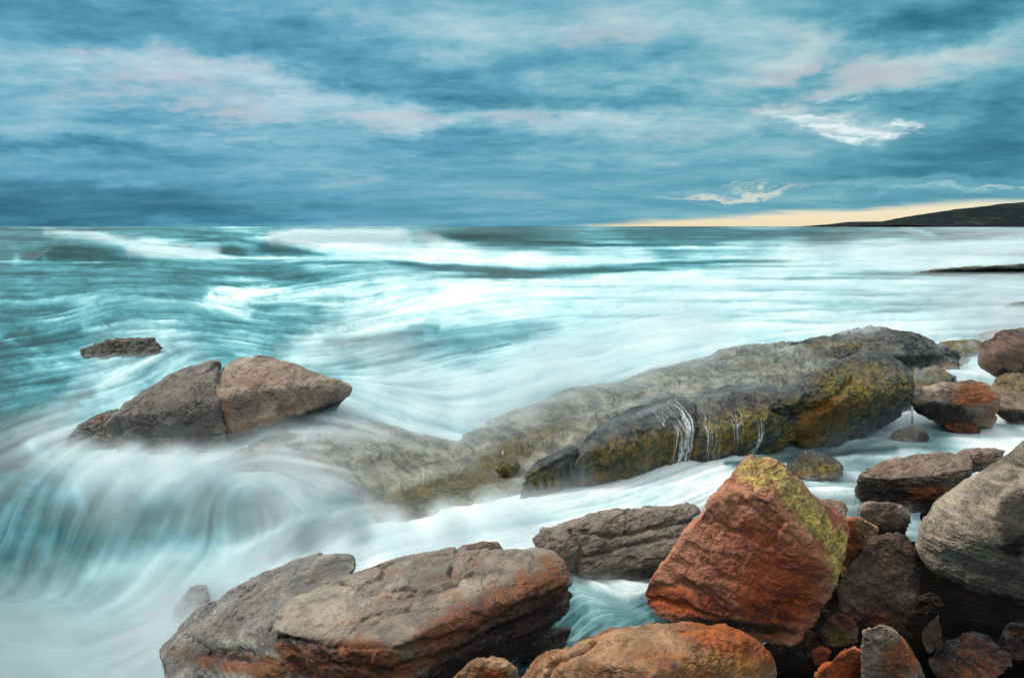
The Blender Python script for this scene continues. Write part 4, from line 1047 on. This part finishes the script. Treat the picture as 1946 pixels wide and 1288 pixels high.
def full_height(X, Y):
    h = height(X, Y)
    # breaker on the left: crest near 60 m
    h = h + wave(X, Y, [(WX(-330, 480, 55), 55), (WX(0, 480, 54), 54), (WX(120, 470, 53), 53), (WX(230, 470, 55), 55.5), (WX(330, 480, 58), 59), (WX(480, 480, 60), 62)],
                 [.8, .9, 1.62, 1.0, .4, 0], 3.2, 9)
    # tube and the foam mass behind it
    h = h + wave(X, Y, [(WX(330, 480, 80), 80), (WX(420, 480, 78), 76), (WX(520, 480, 78), 76), (WX(620, 480, 84), 82), (WX(700, 480, 88), 86)], [0, 1.7, 1.55, .6, 0], 3.2, 8)
    h = h + wave(X, Y, [(WX(100, 480, 110), 112), (WX(250, 480, 110), 110), (WX(480, 480, 110), 108), (WX(620, 480, 110), 106), (WX(760, 480, 110), 108), (WX(850, 480, 112), 110), (WX(1000, 480, 125), 122), (WX(1120, 480, 130), 128)],
                 [0, 1.5, 1.9, 2.5, 2.5, 2.1, 1.7, 0], 6, 12)
    # lower rollers nearer the shore
    h = h + wave(X, Y, [(WX(560, 515, 46), 46), (WX(760, 515, 44), 44), (WX(900, 515, 42), 43), (WX(1100, 515, 42), 42.5), (WX(1260, 515, 43), 43)], [0, .8, .95, .7, 0], 2.4, 5)
    h = h + wave(X, Y, [(WX(560, 640, 18), 17.6), (WX(640, 640, 18.4), 18.2), (WX(740, 630, 19), 19.2), (WX(860, 620, 20), 20.2)], [0, .22, .2, 0], .55, 1.6)
    h = h + wave(X, Y, [(WX(1500, 470, 75), 75), (WX(1750, 470, 72), 72), (WX(2000, 470, 70), 70), (WX(2300, 470, 70), 70)], [0, .8, 1.2, 1.2], 5, 9)
    # open-sea swell
    P = np.stack([X.ravel() / 26, Y.ravel() / 9, 0 * X.ravel()], 1)
    sw = fbm(P, 4, .5).reshape(X.shape)
    h = h + sw * (0.35 * smooth(25, 60, Y) + .5 * smooth(100, 220, Y)) * (1 - smooth(1500, 4000, Y))
    P = np.stack([X.ravel() / 2.6, Y.ravel() / 1.3, 0 * X.ravel() + 5], 1)
    h = h + fbm(P, 3, .5).reshape(X.shape) * .09 * smooth(5, 12, Y) * (1 - smooth(30, 50, Y))
    # the hump of water over a sunken stone, lower left
    c = Q(600, 1000, -.1)
    ca, sa = math.cos(.5), math.sin(.5)
    ux = (X - c[0]) * ca + (Y - c[1]) * sa; uy = -(X - c[0]) * sa + (Y - c[1]) * ca
    h = h + .22 * np.exp(-(ux / .75) ** 2 - (uy / .38) ** 2)
    return h


# rows bunch together with distance so that every stretch of water is equally fine
cols = np.arange(X0, X1 + .1, 2.0)


def row_of(d):
    a = math.atan2(CAMZ, d) - PITCH
    return H0 / 2 + FPX * math.tan(a)


rows = np.concatenate([[430.27, 430.5], np.arange(430.8, row_of(130.3), 0.75), [row_of(d) for d in np.arange(130, 90, -.6)], [row_of(d) for d in np.arange(90, 66, -.36)],
                       [row_of(d) for d in np.arange(66, 35, -.125)], np.arange(row_of(34.8), 1300, 1.7), np.arange(1300, 1440, 6)])
PX, PY = np.meshgrid(cols, rows)
a_, b_, c_ = ray(PX, PY)
t_ = -CAMZ / c_
WXg, WYg = a_ * t_, b_ * t_
Hg = full_height(WXg, WYg)


def sample(mp, X, Y, Z):
    px, py = proj(np.stack([X, Y, Z], -1))
    return bil(mp, (px - X0) / MS, (py - 425.0) / MS)


lic_v = sample(LIC, WXg, WYg, Hg)
sa_v = sample(SA, WXg, WYg, Hg)
Hd = Hg + np.clip(lic_v, -2.5, 2.5) * sa_v * (.10 + 0.006 * np.minimum(WYg, 30)) * smooth(55, 30, WYg)
foam_v = np.clip(sample(FM, WXg, WYg, Hg), 0, 1)
teal_v = np.clip(sample(TEAL, WXg, WYg, Hg), 0, 1)


def water_mat():
    m = bpy.data.materials.new('sea_water'); m.use_nodes = True
    T = NT(m.node_tree); bs = T.n['Principled BSDF']

    def attr(n):
        a = T.new('ShaderNodeAttribute'); a.attribute_name = n
        return a.outputs['Fac']
    f = attr('foam'); te = attr('teal')
    teal = T.ramp(f, [(0, (.006, .058, .066)), (.22, (.018, .120, .138)), (.42, (.055, .24, .285)), (.62, (.18, .44, .49)), (.80, (.42, .67, .71)), (1, (.73, .81, .83))])
    grey = T.ramp(f, [(0, (.018, .035, .034)), (.22, (.045, .095, .10)), (.42, (.12, .20, .215)), (.62, (.25, .36, .385)), (.80, (.48, .58, .61)), (1, (.73, .79, .81))])
    T.put(bs.inputs['Base Color'], T.mix(te, grey, teal))
    T.put(bs.inputs['Roughness'], T.rng(f, .2, .9, .58, .85))
    bs.inputs['IOR'].default_value = 1.33
    T.put(bs.inputs['Specular IOR Level'], T.rng(f, .2, .9, .38, .12))
    co = T.new('ShaderNodeNewGeometry').outputs['Position']
    n = T.noise(T.mapping(co, scale=(.5, 1.4, 1)), .7, 3, .5)
    bp = T.new('ShaderNodeBump'); bp.inputs['Strength'].default_value = .22; bp.inputs['Distance'].default_value = .2
    T.put(bp.inputs['Height'], n)
    T.l.new(bp.outputs[0], bs.inputs['Normal'])
    return m


def ledge_sheet():
    top = [(400, 893, .12), (470, 850, .17), (560, 818, .24), (640, 792, .30), (720, 790, .32), (800, 812, .32), (870, 818, .34), (950, 790, .38), (1050, 748, .46), (1170, 715, .52), (1290, 684, .58), (1370, 658, .62),
           (1500, 640, .68), (1600, 632, .7), (1700, 628, .75), (1800, 650, .62), (1850, 672, .45), (1790, 700, .4), (1740, 740, .35), (1640, 800, .2), (1500, 840, .1), (1300, 850, .2), (1080, 900, .15),
           (985, 930, .02), (930, 950, -.02), (860, 962, -.05), (790, 988, -.1), (722, 1004, -.18), (702, 985, -.12), (680, 960, -.05), (620, 932, .0), (540, 908, .05), (450, 905, .08)]
    poly = np.array([Q(*q) for q in top])[:, :2]
    px, py = np.meshgrid(np.arange(360, 1880, 2.0), np.arange(625, 1080, 1.8))
    a, b, c = ray(px, py); t = (0.25 - CAMZ) / c
    X, Y = a * t, b * t
    dm = np.full(X.shape, 1e9); ins = np.zeros(X.shape, bool)
    n = len(poly)
    for i in range(n):
        (x0, y0), (x1, y1) = poly[i], poly[(i + 1) % n]
        ex, ey = x1 - x0, y1 - y0
        t = np.clip(((X - x0) * ex + (Y - y0) * ey) / (ex * ex + ey * ey), 0, 1)
        dm = np.minimum(dm, np.hypot(X - x0 - t * ex, Y - y0 - t * ey))
        ins ^= ((y0 > Y) != (y1 > Y)) & (X < (x1 - x0) * (Y - y0) / (y1 - y0 + 1e-12) + x0)
    sd = np.where(ins, dm, -dm)
    P = np.stack([X.ravel(), Y.ravel(), 0 * X.ravel()], 1)
    u = np.array([.86, .51]); w_ = np.array([-.51, .86])
    al, ac = X * u[0] + Y * u[1], X * w_[0] + Y * w_[1]
    wob = fbm(P * .8, 4).reshape(X.shape)
    B = np.stack([(al * .42).ravel(), (ac * 2.3 + wob * 1.3).ravel(), np.full(X.size, 2.2)], 1)
    bed = fbm(B, 5, .6).reshape(X.shape)
    lum = fbm(P * .75 + 9, 3).reshape(X.shape)
    B2 = np.stack([(al * 1.6).ravel(), (ac * 6.5 + wob * 3).ravel(), np.full(X.size, 7.7)], 1)
    fnb = fbm(B2, 5, .62).reshape(X.shape)
    te = (bed * 5.5); fl = np.floor(te); ter = (fl + smooth(.55, 1, te - fl)) / 5.5
    # height above the water alongside
    up = smooth(1000, 1500, px)
    m = np.where(sd > 0, (.06 + .11 * up) * smooth(0, .9, sd) + .02, .02 + sd * .55)
    m = m + (ter * .26 + fnb * .07 + lum * .10) * (.60 + .10 * up) * smooth(-.5, .5, sd)
    front = smooth(0, .35, -sd)
    H = full_height(X, Y)
    z = H + m - .25 * front
    crk = 1 - np.abs(fbm(np.stack([(al * .5).ravel(), (ac * .9).ravel(), np.full(X.size, 5.1)], 1), 4, .55).reshape(X.shape)) * 16
    z = z - .05 * np.clip(crk, 0, 1) ** 2
    cr2 = 1 - np.abs(fbm(np.stack([(al * .55).ravel(), (ac * 2.6 + wob * 1.5).ravel(), np.full(X.size, 8.1)], 1), 4, .55).reshape(X.shape)) * 13
    z = z - .035 * np.clip(cr2, 0, 1) ** 2
    z = np.where(sd > 0, np.maximum(z, H + .055 * smooth(-.03, .20, sd)), z)
    V = np.stack([X, Y, z], -1).reshape(-1, 3)
    qx, qy = proj(V)
    at = {k: np.zeros(len(V)) for k in ('rust', 'moss', 'dark')}
    for ch, x, y, rx, ry, am, dg in [('moss', 850, 925, 130, 24, .9, -14), ('moss', 960, 868, 80, 26, .75, -22), ('moss', 1010, 830, 130, 14, .6, -20), ('rust', 745, 978, 45, 20, .4, -10), ('moss', 780, 952, 60, 14, .5, -15),
                                     ('moss', 1600, 672, 70, 14, .75, 0), ('moss', 1450, 690, 90, 10, .4, -10), ('moss', 1780, 690, 60, 30, .6, 0), ('rust', 1720, 740, 60, 16, .4, -20)]:
        th = math.radians(dg)
        ax = (qx - x) * math.cos(th) + (qy - y) * math.sin(th); ay = -(qx - x) * math.sin(th) + (qy - y) * math.cos(th)
        at[ch] = np.maximum(at[ch], am * (1 - smooth(0.35, 1.45, np.hypot(ax / rx, ay / ry))))
    at['wet'] = np.clip(.75 + .5 * fbm(P * 1.5, 2), 0, 1)
    o = mesh_np('ledge_apron', V, grid_faces(*px.shape), M['apron'], parent=ledge, attrs=at, origin=Q(1250, 880, 0))
    o['label'] = 'low furrowed grey-green apron almost awash'
    ALLROCKS.append(o)


ledge_sheet()
V = np.stack([WXg, WYg, Hd], -1)
sea = mesh_np('sea', V.reshape(-1, 3), grid_faces(*PX.shape), water_mat(), attrs={'foam': foam_v, 'teal': teal_v})
sea['kind'] = 'structure'

# ---- veils of spray and thin moving water lying over the sea and the washed stone
MIST = [(0, 440, 0), (900, 435, 0), (1300, 440, 0), (300, 520, 0), (900, 560, .1), (1500, 560, .3), (60, 700, 0), (500, 600, 0), (900, 620, .1), (1300, 640, .6), (1500, 640, .25), (1700, 640, .05), (1640, 600, .4), (1850, 600, .7), (1930, 605, .9), (1800, 640, .2),
        (300, 700, .2), (220, 760, .3), (600, 690, .35), (680, 760, .6), (740, 740, .6), (800, 800, .85), (900, 790, .85), (1000, 760, .75), (1080, 730, .7), (1150, 720, .6), (1250, 672, .5), (1350, 690, .16), (1200, 748, .25), (1290, 735, .24), (1100, 790, .12), (1400, 720, .14), (1500, 690, .10),
        (640, 790, .9), (560, 830, .7), (460, 850, .5), (700, 830, .30), (720, 798, .6), (780, 818, .45), (870, 822, .45), (930, 805, .45), (760, 852, .04), (700, 850, .10), (640, 850, .18), (800, 880, 0), (850, 865, .02), (900, 850, .03), (950, 840, .03), (880, 900, 0), (760, 900, .02), (1000, 840, 0), (1060, 800, .05), (1150, 770, .08), (700, 890, .18), (730, 925, .06), (800, 930, .0), (950, 910, .0), (690, 962, .55), (715, 992, .5), (800, 960, .03), (870, 950, .05), (1000, 925, .3),
        (150, 870, .8), (250, 875, 1), (330, 880, 1), (430, 870, .9), (540, 885, .75), (600, 905, .75), (640, 870, .3), (500, 930, .5), (640, 930, .7), (100, 960, .06), (300, 990, .05), (450, 985, .06), (180, 1060, .06), (60, 1020, .04), (380, 1020, .08),
        (640, 985, .6), (740, 1010, 1), (850, 985, .9), (950, 965, .8), (1060, 950, .3), (1200, 910, .1), (650, 1050, .8), (500, 1090, .9), (400, 1130, .9), (350, 1180, .9), (290, 1250, .7), (200, 1150, .4), (100, 1250, .4), (300, 1300, .6), (420, 1180, .3), (600, 1100, .0), (700, 1080, .0), (900, 1060, .0), (550, 1200, 0),
        (1100, 1010, 0), (1300, 900, 0), (1400, 850, 0), (1600, 830, .1), (1700, 860, .1), (1850, 780, 0), (1600, 940, .1), (1150, 1100, .12), (1150, 1180, .02), (1050, 1200, .0), (1600, 760, 0), (1500, 800, 0), (1700, 1000, 0), (1400, 1000, 0), (1200, 830, .03), (1400, 790, 0), (900, 1150, 0), (1300, 1150, 0), (1700, 1200, 0), (600, 740, 0), (450, 740, 0), (350, 800, 0), (300, 760, 0), (560, 720, 0), (640, 740, .1), (300, 835, .2), (420, 820, .05), (220, 830, .3)]
MM = shepard(MIST, p=2.6)
MM = MM + (soft(MM, 2, 2) - MM) * smooth(560, 700, cgy)
MM = upsample(MM + (soft(MM, 6, 4) - MM) * smooth(900, 950, cgy) * smooth(620, 520, cgx))


def mstroke(pl, w, amt):
    global MM
    d = sdist(pl, GX, GY + warp * 8)
    MM = MM + (amt - MM) * np.exp(-(d / w) ** 2)


for a in [([(520, 452), (640, 448), (760, 450)], 12, .95), ([(90, 442), (170, 447), (260, 462), (380, 478)], 8, .55), ([(250, 478), (410, 478)], 10, .6), ([(1650, 478), (1850, 476), (2050, 474)], 11, .85),
          ([(1500, 472), (1700, 470)], 10, .5), ([(1720, 436), (1770, 446)], 7, .5), ([(800, 452), (830, 460)], 12, .6), ([(1640, 500), (1900, 495)], 8, .5), ([(430, 476), (620, 483)], 8, .0), ([(30, 486), (90, 478), (150, 474), (230, 490)], 8, .0)]:
    mstroke(*a)
MM = np.clip(MM, 0, 1)


def veil_mat():
    m = bpy.data.materials.new('spray_veil'); m.use_nodes = True
    T = NT(m.node_tree); T.n.clear()
    out = T.new('ShaderNodeOutputMaterial')

    def attr(n):
        a = T.new('ShaderNodeAttribute'); a.attribute_name = n
        return a.outputs['Fac']
    d = T.new('ShaderNodeBsdfDiffuse'); d.inputs[0].default_value = (.78, .865, .89, 1)
    tr = T.new('ShaderNodeBsdfTranslucent'); tr.inputs[0].default_value = (.78, .865, .89, 1)
    mx = T.new('ShaderNodeMixShader'); mx.inputs[0].default_value = .45
    T.l.new(d.outputs[0], mx.inputs[1]); T.l.new(tr.outputs[0], mx.inputs[2])
    tp = T.new('ShaderNodeBsdfTransparent')
    m2 = T.new('ShaderNodeMixShader'); T.put(m2.inputs[0], attr('veil'))
    T.l.new(tp.outputs[0], m2.inputs[1]); T.l.new(mx.outputs[0], m2.inputs[2])
    T.l.new(m2.outputs[0], out.inputs[0])
    return m


K = 7
step_r, step_c = 2, 2
Xv, Yv, Hv = WXg[::step_r, ::step_c], WYg[::step_r, ::step_c], Hg[::step_r, ::step_c]
mist0 = sample(MM, Xv, Yv, Hv)
# thin water also runs over the top of the ledge: lift the veil on to the stone there
from mathutils.bvhtree import BVHTree
from mathutils import Matrix
bpy.context.view_layer.update()


def bvh_of(os):
    r = []
    for o in os:
        loc = o.matrix_world.translation.copy()
        me = o.data
        co = np.empty(len(me.vertices) * 3, np.float32); me.vertices.foreach_get('co', co); co = co.reshape(-1, 3)
        vi = np.empty(len(me.loops), np.int32); me.loops.foreach_get('vertex_index', vi)
        lo, hi = co.min(0) + np.array(loc), co.max(0) + np.array(loc)
        r.append((BVHTree.FromPolygons(co.tolist(), vi.reshape(-1, 4).tolist()), Matrix.Translation(-loc), lo, hi))
    return r


front = bvh_of([o for o in ALLROCKS if o.parent is not None])
Hv = Hv.copy()
Hw = Hv.copy()
for tr, mw_, lo, hi in front:
    ii = np.argwhere((Xv > lo[0]) & (Xv < hi[0]) & (Yv > lo[1]) & (Yv < hi[1]))
    for i, j in ii:
        h = tr.ray_cast(mw_ @ Vector((Xv[i, j], Yv[i, j], 5)), Vector((0, 0, -1)))
        if h[0] is not None:
            z = (mw_.inverted() @ h[0]).z
            if z > Hv[i, j]: Hv[i, j] = z
Gf = grid_faces(*Xv.shape)
vv, ff, aa = [], [], []
off = 0
on_rock = smooth(.0, .10, Hv - Hw)
gyy = np.abs(np.gradient(Hv, axis=0)) / np.maximum(np.abs(np.gradient(Yv, axis=0)), 1e-4); gxx_ = np.abs(np.gradient(Hv, axis=1)) / np.maximum(np.abs(np.gradient(Xv, axis=1)), 1e-4)
steep = np.hypot(gyy, gxx_)
for k in range(K):
    u = (k + 1) / K
    thick = (.05 + .26 * np.clip(mist0, 0, 1)) * (1 + np.minimum(Yv, 110) * 0.011)
    Z = Hv + u * thick * (1 - .80 * on_rock) + 0.012
    mk = sample(MM, Xv, Yv, Z)
    lk = sample(LIC, Xv, Yv, Z)
    A = np.clip(mk + .20 * lk * sample(SA, Xv, Yv, Z) * 6 * (mk > .02) * np.minimum(mk * 2, 1), 0, 1) * .93
    a = 1 - (1 - A) ** (1.6 / K * (1.35 - u))
    a = a * smooth(.03, .14, mk) * (1 - on_rock + on_rock * (.08 + 1.4 * smooth(.1, 1.7, lk))) * (1 - on_rock * smooth(.6, 1.3, steep))
    keep = (a.ravel()[Gf].max(1) > .004)
    f = Gf[keep]
    used = np.unique(f); re = np.full(Xv.size, -1); re[used] = np.arange(len(used))
    vv.append(np.stack([Xv, Yv, Z], -1).reshape(-1, 3)[used]); ff.append(re[f] + off); aa.append(a.ravel()[used]); off += len(used)
veil = mesh_np('sea_spray', np.concatenate(vv), np.concatenate(ff), veil_mat(), attrs={'veil': np.concatenate(aa)})
veil['kind'] = 'stuff'; veil['label'] = 'white drifting spray and thin foam lying over the surf'

# ---- thin white falls over the front of the ledge: strands laid on the stone itself
def surface_hit(objs, x, y):
    best = None
    o0 = Vector((0, 0, CAMZ)); d = Vector(ray(x, y)).normalized()
    for tr, mw_, _lo, _hi in objs:
        h = tr.ray_cast(mw_ @ o0, d)
        if h[0] is not None and (best is None or h[3] < best[1]): best = (mw_.inverted() @ h[0], h[3])
    return best[0] if best else None


def falls_mat():
    m = bpy.data.materials.new('falling_water'); m.use_nodes = True
    T = NT(m.node_tree); bs = T.n['Principled BSDF']
    bs.inputs['Base Color'].default_value = (.84, .90, .92, 1); bs.inputs['Roughness'].default_value = .5
    co = T.new('ShaderNodeTexCoord').outputs['Object']
    bs.inputs['Alpha'].default_value = .6
    T.put(bs.inputs['Alpha'], T.rng(T.noise(co, 28, 4, .6), .38, .62, .2, .9))
    return m


FM_ = falls_mat()
G_ = Vector((0, 0, -1))


def nearest(p):
    best = None
    for tr, mw_, _lo, _hi in front:
        if p.x < _lo[0] - .3 or p.x > _hi[0] + .3 or p.y < _lo[1] - .3 or p.y > _hi[1] + .3: continue
        h = tr.find_nearest(mw_ @ p)
        if h[0] is not None and (best is None or h[3] < best[2]): best = (mw_.inverted() @ h[0], h[1], h[3])
    return best


def runnel(bm, x, y, w, rs, pull=None, steps=90, zmin=-.03):
    """a thread of water let go at the rim, running down the stone by itself"""
    p = surface_hit(front, x, y)
    if p is None: return
    pts = [p]; v = Vector((0, -.3, -.3))
    for k in range(steps):
        h = nearest(p)
        if h is None: break
        n = h[1]
        if n.y > 0 and n.z < 0: n = -n
        t = G_ - n * G_.dot(n) + Vector((0, -.12, 0))
        if pull is not None:
            d = (pull - p); d.z = 0; t += d * .55
        t += Vector((rs.normal() * .05, 0, 0))
        v = v * .55 + t.normalized() * .45
        q = p + v * .028
        h2 = nearest(q)
        if h2 is None: break
        q = h2[0] + (h2[0] - q) * 0 
        if h2[2] > .12: q = p + v * .028                     # falls clear of the stone
        if (q - p).length < .006: break
        pts.append(q); p = q
        if q.z < zmin: break
    if len(pts) < 5: return
    rings = []
    n_ = len(pts)
    for i, q in enumerate(pts):
        u = i / (n_ - 1)
        r = w * min(1, .12 + 2.2 * u) * (1 - .55 * max(0, u - .7) / .3) * (1 + .3 * math.sin(i * .8 + w * 3000))
        c = q + Vector((0, -r * .5 - .002, r * .4))
        rings.append([bm.verts.new(c + Vector((math.cos(a) * r, 0 if math.sin(a) > 0 else math.sin(a) * r * .5, math.sin(a) * r * .4))) for a in (0, 1.05, 2.1, 3.14, 4.2, 5.25)])
    for A, B in zip(rings[:-1], rings[1:]):
        for j in range(6):
            bm.faces.new((A[j], A[(j + 1) % 6], B[(j + 1) % 6], B[j]))


def falls(label, starts, seed, pull=None, steps=90):
    bm = bmesh.new(); rs = np.random.RandomState(seed)
    for x, y, w in starts: runnel(bm, x, y, w * .62, rs, pull, steps=steps)
    if not bm.faces: bm.free(); print('no falls', label); return
    me = bpy.data.meshes.new('waterfall'); bm.to_mesh(me); bm.free()
    for p in me.polygons: p.use_smooth = True
    me.materials.append(FM_)
    o = bpy.data.objects.new('waterfall', me); sc.collection.objects.link(o)
    tag(o, label, 'waterfall', 'thin falls of water over the ledge')


rsf = np.random.RandomState(12)
U = rsf.uniform
tgt = surface_hit(front, 1306, 872)
falls('largest white waterfall, gathering into a cleft in the ledge front', [(U(1232, 1296), U(770, 800), U(.003, .006)) for _ in range(20)] + [(U(1262, 1284), U(752, 768), U(.005, .010)) for _ in range(12)] + [(U(1292, 1306), U(812, 845), U(.008, .014)) for _ in range(8)], 1, tgt)
falls('scatter of hair-thin trickles down the moss right of the largest waterfall', [(U(1318, 1375), U(775, 815), U(.0022, .005)) for _ in range(12)], 2, steps=26)
falls('faint trickles near the middle of the ledge front, left of the bent fall', [(U(1385, 1425), U(765, 795), U(.002, .0045)) for _ in range(8)], 3, steps=20)
tgt = surface_hit(front, 1430, 850)
falls('bent white fall beside the small gold-brown block', [(U(1432, 1450), U(792, 812), U(.004, .009)) for _ in range(9)], 4, tgt)
